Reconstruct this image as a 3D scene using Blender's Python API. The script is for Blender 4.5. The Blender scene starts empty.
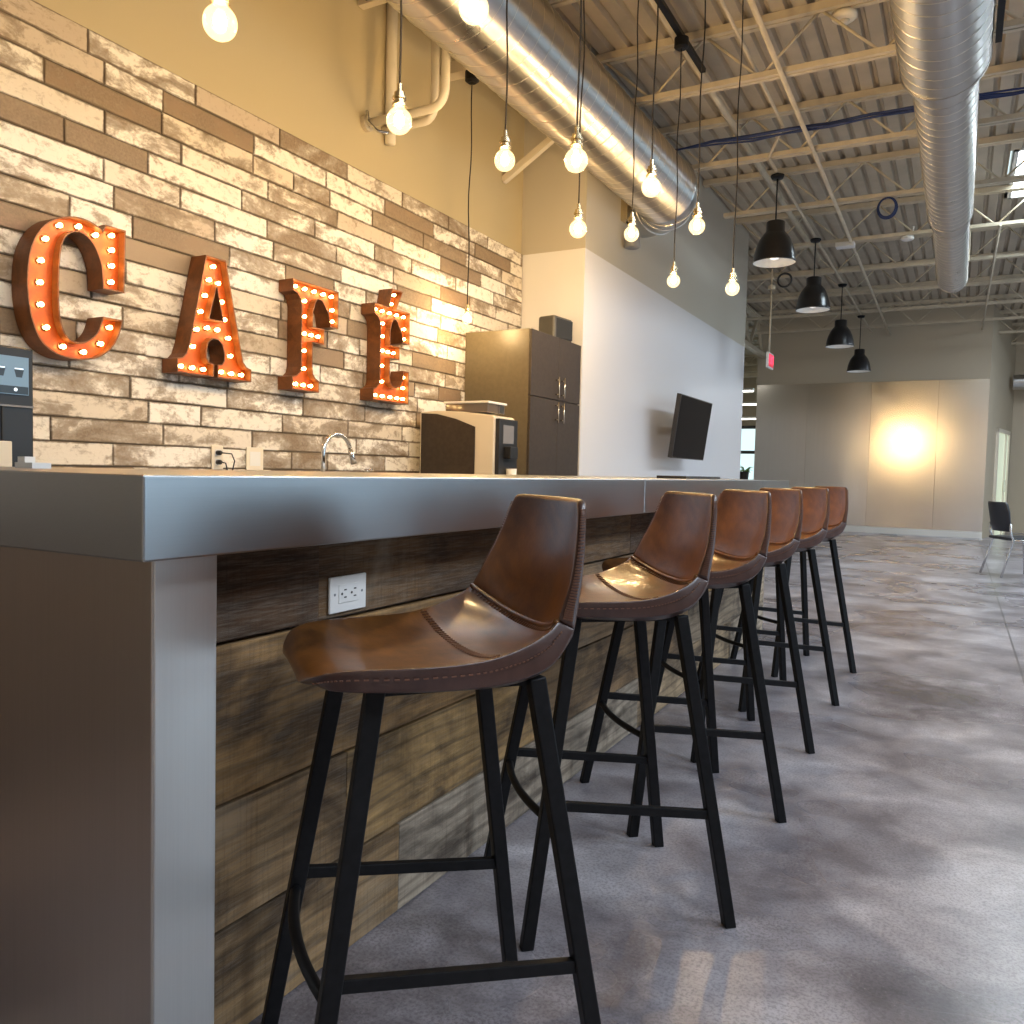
import bpy, bmesh, math, random
from mathutils import Vector, Matrix
random.seed(11)
S = bpy.context.scene
COL = S.collection
V = Vector

# ------------------------------------------------------------------ mesh builder
class MB:
    def __init__(s): s.v=[]; s.f=[]; s.a=[]; s.cur=0.0
    def add(s, vs, fs):
        o=len(s.v); s.v+= [tuple(p) for p in vs]
        for q in fs: s.f.append(tuple(i+o for i in q)); s.a.append(s.cur)
        return s
    def box(s,x0,x1,y0,y1,z0,z1):
        return s.add([(x0,y0,z0),(x1,y0,z0),(x1,y1,z0),(x0,y1,z0),(x0,y0,z1),(x1,y0,z1),(x1,y1,z1),(x0,y1,z1)],
          [(0,3,2,1),(4,5,6,7),(0,1,5,4),(1,2,6,5),(2,3,7,6),(3,0,4,7)])
    def cbox(s,c,sx,sy,sz): return s.box(c[0]-sx/2,c[0]+sx/2,c[1]-sy/2,c[1]+sy/2,c[2]-sz/2,c[2]+sz/2)
    def bar(s,p0,p1,w,h,ref=(0,0,1),w1=None,h1=None):
        p0,p1=V(p0),V(p1); d=(p1-p0).normalized(); r=V(ref)
        if abs(d.dot(r))>.99: r=V((0,1,0))
        a=d.cross(r).normalized(); b=a.cross(d)
        w1=w1 or w; h1=h1 or h
        vs=[p0-a*w/2-b*h/2,p0+a*w/2-b*h/2,p0+a*w/2+b*h/2,p0-a*w/2+b*h/2]
        vs+=[p1-a*w1/2-b*h1/2,p1+a*w1/2-b*h1/2,p1+a*w1/2+b*h1/2,p1-a*w1/2+b*h1/2]
        return s.add(vs,[(0,1,2,3),(7,6,5,4),(4,5,1,0),(5,6,2,1),(6,7,3,2),(7,4,0,3)])
    def tube(s,pts,r,n=10,caps=True):
        pts=[V(p) for p in pts]; R=r if isinstance(r,(list,tuple)) else [r]*len(pts)
        rings=[]; up=None
        for i,p in enumerate(pts):
            d=(pts[min(i+1,len(pts)-1)]-pts[max(i-1,0)]).normalized()
            if up is None:
                up=V((0,0,1)) if abs(d.z)<.9 else V((1,0,0))
            a=d.cross(up).normalized(); b=a.cross(d).normalized(); up=b
            rings.append([p+(a*math.cos(t)+b*math.sin(t))*R[i] for t in [2*math.pi*k/n for k in range(n)]])
        vs=[q for rg in rings for q in rg]; fs=[]
        for i in range(len(pts)-1):
            for k in range(n):
                fs.append((i*n+k,i*n+(k+1)%n,(i+1)*n+(k+1)%n,(i+1)*n+k))
        if caps: fs.append(tuple(range(n))[::-1]); fs.append(tuple((len(pts)-1)*n+k for k in range(n)))
        return s.add(vs,fs)
    def lathe(s,prof,c=(0,0,0),n=24,axis='z'):
        vs=[];fs=[]
        for r,z in prof:
            for k in range(n):
                t=2*math.pi*k/n; x,y=r*math.cos(t),r*math.sin(t)
                if axis=='z': q=(c[0]+x,c[1]+y,c[2]+z)
                elif axis=='y': q=(c[0]+x,c[1]+z,c[2]+y)
                else: q=(c[0]+z,c[1]+x,c[2]+y)
                vs.append(q)
        for i in range(len(prof)-1):
            for k in range(n): fs.append((i*n+k,i*n+(k+1)%n,(i+1)*n+(k+1)%n,(i+1)*n+k))
        return s.add(vs,fs)
    def build(s,name,mat,parent=None,smooth=False,bevel=0,subsurf=0,attr=None,kind=None,fix=True,seg=2):
        me=bpy.data.meshes.new(name)
        org=V(parent_loc(parent)) if parent else V((0,0,0))
        me.from_pydata([V(p)-org for p in s.v],[],s.f); me.update()
        if attr:
            at=me.attributes.new(attr,'FLOAT','FACE')
            for i,x in enumerate(s.a): at.data[i].value=x
        if fix:
            bm=bmesh.new(); bm.from_mesh(me); bmesh.ops.recalc_face_normals(bm,faces=bm.faces); bm.to_mesh(me); bm.free()
        if smooth:
            for p in me.polygons: p.use_smooth=True
        me.materials.append(mat)
        o=bpy.data.objects.new(name,me); COL.objects.link(o)
        if parent: o.parent=parent
        if bevel:
            b=o.modifiers.new('bevel','BEVEL'); b.width=bevel; b.segments=seg; b.limit_method='ANGLE'
        if subsurf:
            b=o.modifiers.new('sub','SUBSURF'); b.levels=subsurf; b.render_levels=subsurf
        if kind: o['kind']=kind
        return o
LOC={}
def parent_loc(o):
    l=V((0,0,0))
    while o: l=l+o.location; o=o.parent
    return l
def thing(name,label,cat,loc,group=None):
    o=bpy.data.objects.new(name,None); o.empty_display_size=.1; COL.objects.link(o); o.location=loc
    o['label']=label; o['category']=cat
    if group: o['group']=group
    return o
def tag(o,label,cat,group=None):
    o['label']=label; o['category']=cat
    if group: o['group']=group
    return o
def copy_tree(o,parent=None,mesh_map=None):
    c=o.copy(); COL.objects.link(c)
    if parent: c.parent=parent
    for ch in list(o.children): copy_tree(ch,c)
    return c
def arc(c,r,a0,a1,n,plane='xz',other=0):
    out=[]
    for i in range(n+1):
        t=math.radians(a0+(a1-a0)*i/n)
        u,w=c[0]+r*math.cos(t),c[1]+r*math.sin(t)
        out.append({'xz':(u,other,w),'yz':(other,u,w),'xy':(u,w,other)}[plane])
    return out

# ------------------------------------------------------------------ materials
def mat(name): 
    m=bpy.data.materials.new(name); m.use_nodes=True
    return m,m.node_tree,m.node_tree.nodes['Principled BSDF']
def simple(name,col,rough=.5,metal=0,emit=None,es=0,coat=0,spec=.5,noise=0,nscale=20):
    m,t,b=mat(name)
    b.inputs['Base Color'].default_value=(*col,1); b.inputs['Roughness'].default_value=rough; b.inputs['Metallic'].default_value=metal
    b.inputs['Coat Weight'].default_value=coat; b.inputs['Specular IOR Level'].default_value=spec
    if emit: b.inputs['Emission Color'].default_value=(*emit,1); b.inputs['Emission Strength'].default_value=es
    if noise:
        n=t.nodes.new('ShaderNodeTexNoise'); n.inputs['Scale'].default_value=nscale; n.inputs['Detail'].default_value=6
        tc=t.nodes.new('ShaderNodeTexCoord'); t.links.new(tc.outputs['Object'],n.inputs['Vector'])
        r=t.nodes.new('ShaderNodeValToRGB'); r.color_ramp.elements[0].position=.3; r.color_ramp.elements[1].position=.7
        r.color_ramp.elements[0].color=(*[c*(1-noise) for c in col],1); r.color_ramp.elements[1].color=(*[min(1,c*(1+noise)) for c in col],1)
        t.links.new(n.outputs['Fac'],r.inputs['Fac']); t.links.new(r.outputs['Color'],b.inputs['Base Color'])
    return m
class N:
    def __init__(s,t): s.t=t
    def new(s,ty,**kw):
        n=s.t.nodes.new(ty)
        for k,v in kw.items():
            if k in n.inputs: n.inputs[k].default_value=v
            else: setattr(n,k,v)
        return n
    def l(s,a,b): s.t.links.new(a,b)
    def math(s,op,a,b=None):
        n=s.t.nodes.new('ShaderNodeMath'); n.operation=op
        for i,x in enumerate((a,b)):
            if x is None: continue
            if isinstance(x,(int,float)): n.inputs[i].default_value=x
            else: s.l(x,n.inputs[i])
        return n.outputs[0]
    def mix(s,f,a,b,blend='MIX'):
        n=s.t.nodes.new('ShaderNodeMix'); n.data_type='RGBA'; n.blend_type=blend
        for i,x in ((0,f),(6,a),(7,b)):
            if isinstance(x,(int,float)): n.inputs[i].default_value=x
            elif isinstance(x,tuple): n.inputs[i].default_value=(*x,1)
            else: s.l(x,n.inputs[i])
        return n.outputs[2]
    def ramp(s,f,stops):
        n=s.t.nodes.new('ShaderNodeValToRGB'); e=n.color_ramp.elements
        full=lambda c:(*c,1) if isinstance(c,tuple) else (c,c,c,1)
        e[0].position=stops[0][0]; e[0].color=full(stops[0][1]); e[1].position=stops[-1][0]; e[1].color=full(stops[-1][1])
        for p,c in stops[1:-1]: e.new(p).color=full(c)
        s.l(f,n.inputs['Fac']); return n.outputs['Color']
    def coord(s,scale=(1,1,1),add=None):
        tc=s.t.nodes.new('ShaderNodeTexCoord'); g=s.t.nodes.new('ShaderNodeVectorMath'); g.operation='MULTIPLY'
        s.l(tc.outputs['Object'],g.inputs[0]); g.inputs[1].default_value=scale
        if add is None: return g.outputs[0]
        a=s.t.nodes.new('ShaderNodeVectorMath'); a.operation='ADD'; s.l(g.outputs[0],a.inputs[0]); s.l(add,a.inputs[1]); return a.outputs[0]
    def noise(s,vec,scale,detail=6,rough=.6,dist=0):
        n=s.t.nodes.new('ShaderNodeTexNoise'); n.inputs['Scale'].default_value=scale; n.inputs['Detail'].default_value=detail
        n.inputs['Roughness'].default_value=rough; n.inputs['Distortion'].default_value=dist; s.l(vec,n.inputs['Vector']); return n.outputs['Fac']
    def bump(s,h,b,strength=.3,dist=.01):
        n=s.t.nodes.new('ShaderNodeBump'); n.inputs['Strength'].default_value=strength; n.inputs['Distance'].default_value=dist
        s.l(h,n.inputs['Height']); s.l(n.outputs['Normal'],b.inputs['Normal'])

def brushed(name,col,r0,r1,scale,bumps=.02,metal=1):
    m,t,b=mat(name); n=N(t)
    f=n.noise(n.coord(scale),1,4,.7); g=n.noise(n.coord((1.5,1.5,1.5)),1,4,.6)
    b.inputs['Metallic'].default_value=metal
    c=n.mix(n.math('MULTIPLY',f,.35),col,tuple(x*.7 for x in col)); n.l(n.mix(n.math('MULTIPLY',g,.25),c,tuple(x*.8 for x in col)),b.inputs['Base Color'])
    rr=n.t.nodes.new('ShaderNodeMapRange'); n.l(n.math('ADD',n.math('MULTIPLY',f,.5),n.math('MULTIPLY',g,.5)),rr.inputs[0])
    rr.inputs['From Min'].default_value=.3; rr.inputs['From Max'].default_value=.7; rr.inputs['To Min'].default_value=r0; rr.inputs['To Max'].default_value=r1
    n.l(rr.outputs[0],b.inputs['Roughness']); n.bump(f,b,.15,bumps*.1)
    return m
M={}
M['steel_top']=brushed('brushed_steel_top',(.46,.475,.49),.28,.38,(90,1.5,400),.004)
M['steel_end']=brushed('brushed_steel_end',(.56,.49,.43),.30,.42,(200,200,2),.004)
M['steel_post']=brushed('brushed_steel_post',(.80,.79,.76),.34,.44,(200,200,2),.004)
M['steel_wall']=brushed('brushed_steel_wall',(.92,.885,.83),.16,.21,(40,2,.3),.0)
M['chrome']=simple('chrome',(.8,.8,.8),.12,1)
M['black_metal']=simple('black_powder_coat',(.007,.007,.008),.45,0,spec=.22,noise=.3,nscale=60)
M['black_plastic']=simple('black_plastic',(.02,.02,.022),.35)
M['grey_plastic']=simple('grey_plastic',(.22,.22,.23),.4)
M['white_plastic']=simple('white_plastic',(.78,.77,.74),.35)
M['cream_plastic']=simple('cream_plastic',(.8,.72,.58),.4)
M['dark_slot']=simple('dark_slot',(.02,.02,.02),.7)
M['cord']=simple('black_cloth_cord',(.02,.016,.014),.8)
M['brass']=simple('polished_brass',(.72,.6,.38),.22,1)
M['galv']=brushed('galvanised_steel',(.62,.60,.57),.26,.36,(5,14,5),.0)
_t=M['galv'].node_tree; _b=_t.nodes['Principled BSDF']; _g=_t.nodes.new('ShaderNodeTangent'); _g.direction_type='RADIAL'; _g.axis='Y'; _t.links.new(_g.outputs[0],_b.inputs['Tangent']); _b.inputs['Anisotropic'].default_value=.8; _b.inputs['Anisotropic Rotation'].default_value=.25
for _l in list(_b.inputs['Normal'].links): _t.links.remove(_l)
M['seam']=simple('galvanised_seam',(.8,.76,.68),.28,1)
M['paint_pipe']=simple('cream_painted_pipe',(.70,.63,.50),.45)
M['joist']=simple('cream_painted_steel',(.56,.48,.35),.5,noise=.12,nscale=6)
M['deck']=simple('painted_metal_deck',(.43,.365,.275),.5,noise=.12,nscale=3)
M['blue_cable']=simple('blue_cable',(.012,.03,.12),.5)
M['shade_out']=simple('black_enamel',(.010,.010,.012),.28,coat=.3)
M['shade_in']=simple('white_enamel',(.8,.8,.78),.4)
M['leather_thread']=simple('waxed_thread',(.15,.065,.038),.6)
M['base_white']=simple('white_baseboard',(.75,.72,.66),.4)
M['chair_shell']=simple('black_chair_shell',(.02,.022,.028),.4)
M['chair_leg']=simple('silver_chair_leg',(.7,.7,.7),.25,1)
M['led_white']=simple('lit_white_tube',(1,1,1),.5,emit=(1,.95,.84),es=9)
M['screen_off']=simple('dark_screen',(.010,.007,.006),.5,spec=.1)
M['tv_edge']=simple('tv_bezel',(.03,.026,.022),.35)
M['lcd']=simple('lit_touch_screen',(.1,.15,.2),.3,emit=(.22,.33,.42),es=.55)
M['lcd_dark']=simple('screen_icon_dark',(.03,.04,.05),.3,emit=(.03,.05,.07),es=.3)
M['lcd_light']=simple('screen_icon_light',(.7,.8,.9),.3,emit=(.8,.9,1),es=.9)
M['exit_red']=simple('lit_red_letters',(.9,.03,.06),.4,emit=(1,.05,.1),es=2.5)
M['exit_face']=simple('lit_red_face',(.5,.03,.05),.4,emit=(.8,.06,.1),es=.5)
M['leaf']=simple('green_leaf',(.12,.3,.03),.5)
M['pot']=simple('black_pot',(.03,.028,.026),.6)
M['grout']=simple('tile_grout',(.12,.09,.06),.9,noise=.2)
M['hopper']=simple('smoky_hopper',(.14,.11,.09),.15,coat=.5)
M['sky_dome']=simple('skylight_dome',(.9,.95,1),.5,emit=(.75,.92,1),es=3.0)
M['far_light']=simple('lit_room_glass',(.6,.7,.55),.2,emit=(.72,.80,.60),es=.55)

def m_two_tone(name,low,up,zs,rl,ru):
    m,t,b=mat(name); n=N(t)
    g=t.nodes.new('ShaderNodeNewGeometry'); sx=t.nodes.new('ShaderNodeSeparateXYZ'); n.l(g.outputs['Position'],sx.inputs[0])
    k=n.math('GREATER_THAN',sx.outputs['Z'],zs)
    n.l(n.mix(k,low,up),b.inputs['Base Color'])
    r=t.nodes.new('ShaderNodeMix'); n.l(k,r.inputs[0]); r.inputs[2].default_value=rl; r.inputs[3].default_value=ru; n.l(r.outputs[0],b.inputs['Roughness'])
    f=n.noise(n.coord((40,40,40)),1,3); n.bump(f,b,.05,.002)
    return m
M['wall_beige']=m_two_tone('beige_wall_paint',(.60,.52,.37),(.50,.42,.26),2.925,.55,.6)
M['wall_white']=m_two_tone('white_lower_wall_paint',(.80,.79,.80),(.50,.46,.38),2.925,.24,.6)
M['wall_far']=m_two_tone('far_wall_paint',(.50,.425,.31),(.50,.425,.31),2.925,.6,.6)
M['wall_dark']=simple('brown_wall_paint',(.16,.12,.09),.8)
M['wall_side']=simple('right_wall_paint',(.22,.185,.15),.7)
M['wall_rear']=simple('rear_wall_paint',(.78,.70,.58),.7)

def m_tile():
    m,t,b=mat('weathered_tile'); n=N(t)
    at=t.nodes.new('ShaderNodeAttribute'); at.attribute_name='tile_rand'; at.attribute_type='GEOMETRY'
    r=at.outputs['Fac']
    cx=t.nodes.new('ShaderNodeCombineXYZ'); n.l(n.math('MULTIPLY',r,97),cx.inputs[0]); n.l(n.math('MULTIPLY',r,41),cx.inputs[1]); n.l(n.math('MULTIPLY',r,67),cx.inputs[2])
    big=n.noise(n.coord((3.2,3.2,7),cx.outputs[0]),1,6,.65,.6)
    fine=n.noise(n.coord((22,22,30),cx.outputs[0]),1,8,.75,.4)
    grit=n.noise(n.coord((90,90,90),cx.outputs[0]),1,4,.7)
    rr=t.nodes.new('ShaderNodeMath'); rr.operation='FRACT'; n.l(n.math('MULTIPLY',r,7.31),rr.inputs[0]); r2=rr.outputs[0]
    base=n.ramp(r,[(0,(.90,.86,.79)),(.45,(.84,.79,.70)),(.80,(.70,.62,.51)),(.815,(.34,.25,.165)),(.90,(.25,.165,.10)),(.91,(.52,.44,.34)),(.975,(.56,.46,.35)),(1,(.28,.13,.075))])
    # worn dark bands whose amount differs from tile to tile
    thr=n.math('ADD',n.math('MULTIPLY',r2,.16),.42)
    s=n.math('ADD',n.math('MULTIPLY',big,.72),n.math('MULTIPLY',fine,.28))
    msk=n.ramp(n.math('ADD',n.math('SUBTRACT',s,thr),.5),[(.47,0.),(.54,.7),(.64,1.)])
    stain=n.mix(grit,(.11,.074,.043),(.38,.285,.19))
    c=n.mix(msk,base,stain)
    c=n.mix(n.math('MULTIPLY',n.ramp(fine,[(.52,0.),(.64,1.)]),.5),c,(.33,.25,.17))
    ae=t.nodes.new('ShaderNodeAttribute'); ae.attribute_name='edge'; ae.attribute_type='GEOMETRY'
    em=n.math('ADD',n.math('MULTIPLY',n.math('SUBTRACT',1,ae.outputs['Fac']),.34),n.math('MULTIPLY',s,1.0))
    c=n.mix(n.math('MULTIPLY',n.ramp(em,[(.72,0.),(.84,1.)]),.8),c,(.17,.12,.075))
    n.l(c,b.inputs['Base Color']); b.inputs['Roughness'].default_value=.6
    n.bump(n.math('ADD',fine,n.math('MULTIPLY',grit,.4)),b,.35,.005)
    return m
M['tile']=m_tile()

def m_plank():
    m,t,b=mat('reclaimed_wood_planks'); n=N(t)
    at=t.nodes.new('ShaderNodeAttribute'); at.attribute_name='plank_rand'; at.attribute_type='GEOMETRY'; r=at.outputs['Fac']
    cx=t.nodes.new('ShaderNodeCombineXYZ'); n.l(n.math('MULTIPLY',r,53),cx.inputs[1]); n.l(n.math('MULTIPLY',r,31),cx.inputs[2])
    grain=n.noise(n.coord((10,2.0,24),cx.outputs[0]),1,8,.75,1.6)
    wv=t.nodes.new('ShaderNodeTexWave'); wv.wave_type='BANDS'; wv.bands_direction='Z'; wv.inputs['Scale'].default_value=1; wv.inputs['Distortion'].default_value=9; wv.inputs['Detail'].default_value=4; wv.inputs['Detail Scale'].default_value=1.2
    n.l(n.coord((1,.9,7),cx.outputs[0]),wv.inputs['Vector'])
    cloud=n.noise(n.coord((3,2.6,5),cx.outputs[0]),1,5,.6,.5)
    fine=n.noise(n.coord((60,12,220),cx.outputs[0]),1,5,.7)
    saw=n.noise(n.coord((5,150,6),cx.outputs[0]),1,3,.6)
    c1=n.ramp(r,[(0,(.18,.10,.047)),(.2,(.10,.053,.026)),(.4,(.48,.275,.105)),(.6,(.38,.24,.125)),(.8,(.64,.40,.165)),(1,(.55,.45,.34))])
    c=n.mix(n.ramp(grain,[(.32,0.),(.62,1.)]),n.mix(.55,c1,(.02,.013,.008)),c1)
    c=n.mix(n.math('MULTIPLY',n.ramp(wv.outputs['Fac'],[(.0,1.),(.35,0.)]),.42),c,(.03,.018,.01))
    c=n.mix(n.math('MULTIPLY',n.ramp(cloud,[(.46,0.),(.64,1.)]),.8),c,(.035,.022,.015))
    c=n.mix(n.math('MULTIPLY',n.ramp(cloud,[(.28,1.),(.42,0.)]),.40),c,(.33,.27,.20))
    c=n.mix(n.math('MULTIPLY',n.ramp(fine,[(.45,0.),(.75,1.)]),.35),c,(.32,.28,.23))
    c=n.mix(n.math('MULTIPLY',n.ramp(saw,[(.5,0.),(.7,1.)]),.22),c,(.02,.014,.01))
    n.l(c,b.inputs['Base Color']); b.inputs['Roughness'].default_value=.72; b.inputs['Specular IOR Level'].default_value=.25
    n.bump(n.math('ADD',grain,n.math('MULTIPLY',fine,.5)),b,.45,.006)
    return m
M['plank']=m_plank()

def m_leather(name,dark,light,rough):
    m,t,b=mat(name); n=N(t)
    a=n.noise(n.coord((6,6,6)),1,6,.65,.8); g=n.noise(n.coord((160,160,160)),1,3,.6); st=n.noise(n.coord((14,50,14)),1,4,.6)
    c=n.ramp(n.math('ADD',n.math('MULTIPLY',a,.7),n.math('MULTIPLY',st,.3)),[(.32,dark),(.68,light)])
    n.l(c,b.inputs['Base Color']); b.inputs['Roughness'].default_value=rough; b.inputs['Coat Weight'].default_value=.35; b.inputs['Coat Roughness'].default_value=.16
    n.bump(g,b,.12,.002); return m
M['leather']=m_leather('cognac_leather',(.055,.018,.006),(.28,.112,.022),.30)
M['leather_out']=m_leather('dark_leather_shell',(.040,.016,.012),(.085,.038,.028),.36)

def m_rust(name,dark,light,rough):
    m,t,b=mat(name); n=N(t)
    a=n.noise(n.coord((9,9,9)),1,8,.75,.6)
    n.l(n.ramp(a,[(.3,dark),(.66,light)]),b.inputs['Base Color']); b.inputs['Roughness'].default_value=rough; b.inputs['Metallic'].default_value=.25
    n.bump(a,b,.2,.003); return m
M['rust_face']=m_rust('rust_orange_face',(.30,.05,.008),(.55,.115,.014),.38)
M['rust_side']=m_rust('rust_brown_side',(.10,.042,.016),(.30,.105,.03),.45)

def m_concrete():
    m,t,b=mat('polished_concrete'); n=N(t)
    a=n.noise(n.coord((1.1,1.2,1)),1,3,.5,.4); a2=n.noise(n.coord((2.8,3.1,1)),1,4,.5,.6); sp=n.noise(n.coord((120,120,120)),1,4,.7)
    vo=t.nodes.new('ShaderNodeTexVoronoi'); vo.feature='DISTANCE_TO_EDGE'; vo.inputs['Scale'].default_value=1
    n.l(n.coord((.55,.75,1)),vo.inputs['Vector'])
    a3=n.noise(n.coord((16,17,1)),1,6,.6,.2)
    s=n.math('ADD',n.math('ADD',n.math('MULTIPLY',a,.42),n.math('MULTIPLY',a2,.44)),n.math('MULTIPLY',a3,.14))
    c=n.ramp(s,[(.33,(.085,.074,.080)),(.43,(.185,.166,.180)),(.52,(.335,.31,.332)),(.64,(.60,.575,.60))])
    c=n.mix(n.math('MULTIPLY',n.ramp(sp,[(.42,1.),(.52,0.)]),.4),c,(.07,.06,.065))
    c=n.mix(n.math('MULTIPLY',n.ramp(sp,[(.62,0.),(.70,1.)]),.35),c,(.6,.58,.55))
    g=t.nodes.new('ShaderNodeSeparateXYZ'); tc=t.nodes.new('ShaderNodeTexCoord'); n.l(tc.outputs['Object'],g.inputs[0])
    j=n.math('LESS_THAN',n.math('ABSOLUTE',n.math('SUBTRACT',g.outputs['X'],.36)),.006)
    j2=n.math('LESS_THAN',n.math('ABSOLUTE',n.math('SUBTRACT',g.outputs['Y'],1.31)),.0018)
    c=n.mix(n.math('MULTIPLY',n.math('MAXIMUM',j,n.math('MULTIPLY',j2,.0)),.7),c,(.09,.08,.075))
    n.l(c,b.inputs['Base Color'])
    rr=t.nodes.new('ShaderNodeMapRange'); n.l(a,rr.inputs[0]); rr.inputs['From Min'].default_value=.3; rr.inputs['From Max'].default_value=.7; rr.inputs['To Min'].default_value=.24; rr.inputs['To Max'].default_value=.33
    n.l(rr.outputs[0],b.inputs['Roughness']); b.inputs['Specular IOR Level'].default_value=.75
    n.bump(a3,b,.03,.002)
    return m
M['concrete']=m_concrete()
def m_glass(name,tint,emit,es,fac):
    m=bpy.data.materials.new(name); m.use_nodes=True; t=m.node_tree; n=N(t)
    for x in list(t.nodes): t.nodes.remove(x)
    o=t.nodes.new('ShaderNodeOutputMaterial'); tr=t.nodes.new('ShaderNodeBsdfTransparent'); tr.inputs[0].default_value=(*tint,1)
    gl=t.nodes.new('ShaderNodeBsdfGlossy'); gl.inputs['Roughness'].default_value=.03
    mx=t.nodes.new('ShaderNodeMixShader'); lw=t.nodes.new('ShaderNodeLayerWeight'); lw.inputs[0].default_value=.25
    n.l(n.math('MULTIPLY',lw.outputs['Facing'],fac),mx.inputs[0]); n.l(tr.outputs[0],mx.inputs[1]); n.l(gl.outputs[0],mx.inputs[2])
    if es:
        em=t.nodes.new('ShaderNodeEmission'); em.inputs[0].default_value=(*emit,1); em.inputs[1].default_value=es
        ad=t.nodes.new('ShaderNodeAddShader'); n.l(mx.outputs[0],ad.inputs[0]); n.l(em.outputs[0],ad.inputs[1]); n.l(ad.outputs[0],o.inputs[0])
    else: n.l(mx.outputs[0],o.inputs[0])
    return m
BULB_E=1420; LETTER_E=30
M['bulb_glass']=m_glass('bulb_glass',(1,.98,.94),(1,.80,.45),.75,.5)
M['pane']=m_glass('window_glass',(.97,1,.99),(1,1,1),0,.4)
M['filament']=simple('glowing_filament',(1,.9,.6),.5,emit=(1,.68,.32),es=BULB_E)
M['small_bulb']=simple('lit_small_bulb',(1,.9,.7),.4,emit=(1,.62,.22),es=LETTER_E)

# ------------------------------------------------------------------ dimensions (metres, camera above the origin)
WL=-3.36          # left wall
BAR=-1.03         # front edge of the bar top
TOP=1.072
# ------------------------------------------------------------------ setting
MB().box(-9,8.2,-4,24.2,-.12,0).build('floor',M['concrete'],kind='structure')
w=MB().box(WL-.2,WL,-4,6.21,0,4.62).build('wall_left',M['wall_beige'],kind='structure')
MB().box(-9,-2.768,6.21,11.85,0,4.62).build('wall_alcove',M['wall_white'],kind='structure')  # unseen left part added so a lit end face mirrors in the steel sheets
MB().box(-3.98,.42,18.32,18.6,0,4.75).build('wall_far',M['wall_far'],kind='structure')
mb=MB(); mb.add([(.42,18.32,0),(.95,21.2,0),(.95,21.2,4.75),(.42,18.32,4.75),(.30,18.6,0),(.80,21.4,0),(.80,21.4,4.75),(.30,18.6,4.75)],
    [(0,1,2,3),(4,7,6,5),(0,3,7,4),(1,5,6,2),(3,2,6,7),(0,4,5,1)])
mb.build('wall_corner',M['wall_far'],kind='structure')
MB().box(.95,8,21.2,21.4,0,4.75).build('wall_end',M['wall_far'],kind='structure')
mb=MB().box(-9,-6.2,24,24.2,0,4.75).box(-4.5,-3.9,24,24.2,0,4.75).box(-6.2,-4.5,24,24.2,0,.75).box(-6.2,-4.5,24,24.2,2.55,4.75)
mb.build('wall_back',M['wall_far'],kind='structure')
MB().box(-9.2,-9,-4,24.2,0,4.75).build('wall_outer',M['wall_far'],kind='structure')
MB().box(-9,8.2,-4.2,-4,0,4.75).build('wall_rear',M['wall_rear'],kind='structure')
wins=[(3.2,5.6),(6.2,8.6),(9.2,11.6),(12.2,14.6)]
mb=MB(); ys=[-4]+[v for p in wins for v in p]+[21.4]
for i in range(0,len(ys),2): mb.box(8,8.2,ys[i],ys[i+1],0,4.75)
for a,b in wins: mb.box(8,8.2,a,b,0,.5); mb.box(8,8.2,a,b,3.3,4.75)
mb.build('wall_right',M['wall_side'],kind='structure')
for i,(a,b) in enumerate(wins):
    mb=MB()
    for y in (a+.03,(a+b)/2,b-.03): mb.box(8.03,8.12,y-.03,y+.03,.5,3.3)
    for z in (.53,2.2,3.27): mb.box(8.03,8.12,a,b,z-.03,z+.03)
    mb.build('window_%d'%(i+1),M['black_plastic'],kind='structure')
# window with a view out, seen past the end of the white wall
mb=MB()
for x in (-6.17,-4.53): mb.box(x-.03,x+.03,24.0,24.1,.75,2.55)
for z in (.78,1.80,2.52): mb.box(-6.2,-4.5,24.0,24.1,z-.045,z+.045)
win=mb.build('window_5',M['black_plastic'],kind='structure')
MB().box(-6.15,-4.55,24.06,24.065,.8,2.5).build('pane',M['pane'],win)
# ceiling: ribbed steel deck, ribs along the room, with a skylight opening
SKY2=[(2.6,4.1,y,y+1.6) for y in (-1.5,2.0,5.5,9.0,12.5,16.0)]
def deck_strip(mb,x0,x1,y0,y1):
    p=.152; k0=math.floor(x0/p); xs=[]
    x=k0*p
    prof=[]
    while x<x1+p:
        for dx,z in ((0,4.50),(.095,4.50),(.112,4.54),(.135,4.54)): prof.append((x+dx,z))
        x+=p
    prof=[q for q in prof if x0-1e-6<=q[0]<=x1+1e-6]
    vs=[(x,y,z) for y in (y0,y1) for x,z in prof]; n=len(prof)
    mb.add(vs,[(i,i+1,n+i+1,n+i) for i in range(n-1)])
mb=MB()
deck_strip(mb,-9,8.2,-4.1,9.95); deck_strip(mb,-9,8.2,11.55,24.2); deck_strip(mb,-9,.38,9.95,11.55); deck_strip(mb,1.6,8.2,9.95,11.55)
mb.build('ceiling',M['deck'],kind='structure',fix=False)
MB().box(-9.2,.3,-4.2,24.4,4.62,4.72).box(1.72,8.3,-4.2,24.4,4.62,4.72).box(.3,1.72,-4.2,9.9,4.62,4.72).box(.3,1.72,11.6,24.4,4.62,4.72).build('ceiling_slab',M['deck'],kind='structure')
mb=MB().box(.34,.38,9.93,11.57,4.49,4.8).box(1.62,1.66,9.93,11.57,4.49,4.8).box(.34,1.66,9.93,9.97,4.49,4.8).box(.34,1.66,11.53,11.57,4.49,4.8)
sk=mb.build('window_6',M['base_white'],kind='structure')
MB().box(.36,1.64,9.95,11.55,4.78,4.80).build('dome',M['sky_dome'],sk)
MB().box(-3.98,.42,18.295,18.32,0,.13).build('baseboard_far',M['base_white'],kind='structure')
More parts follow.
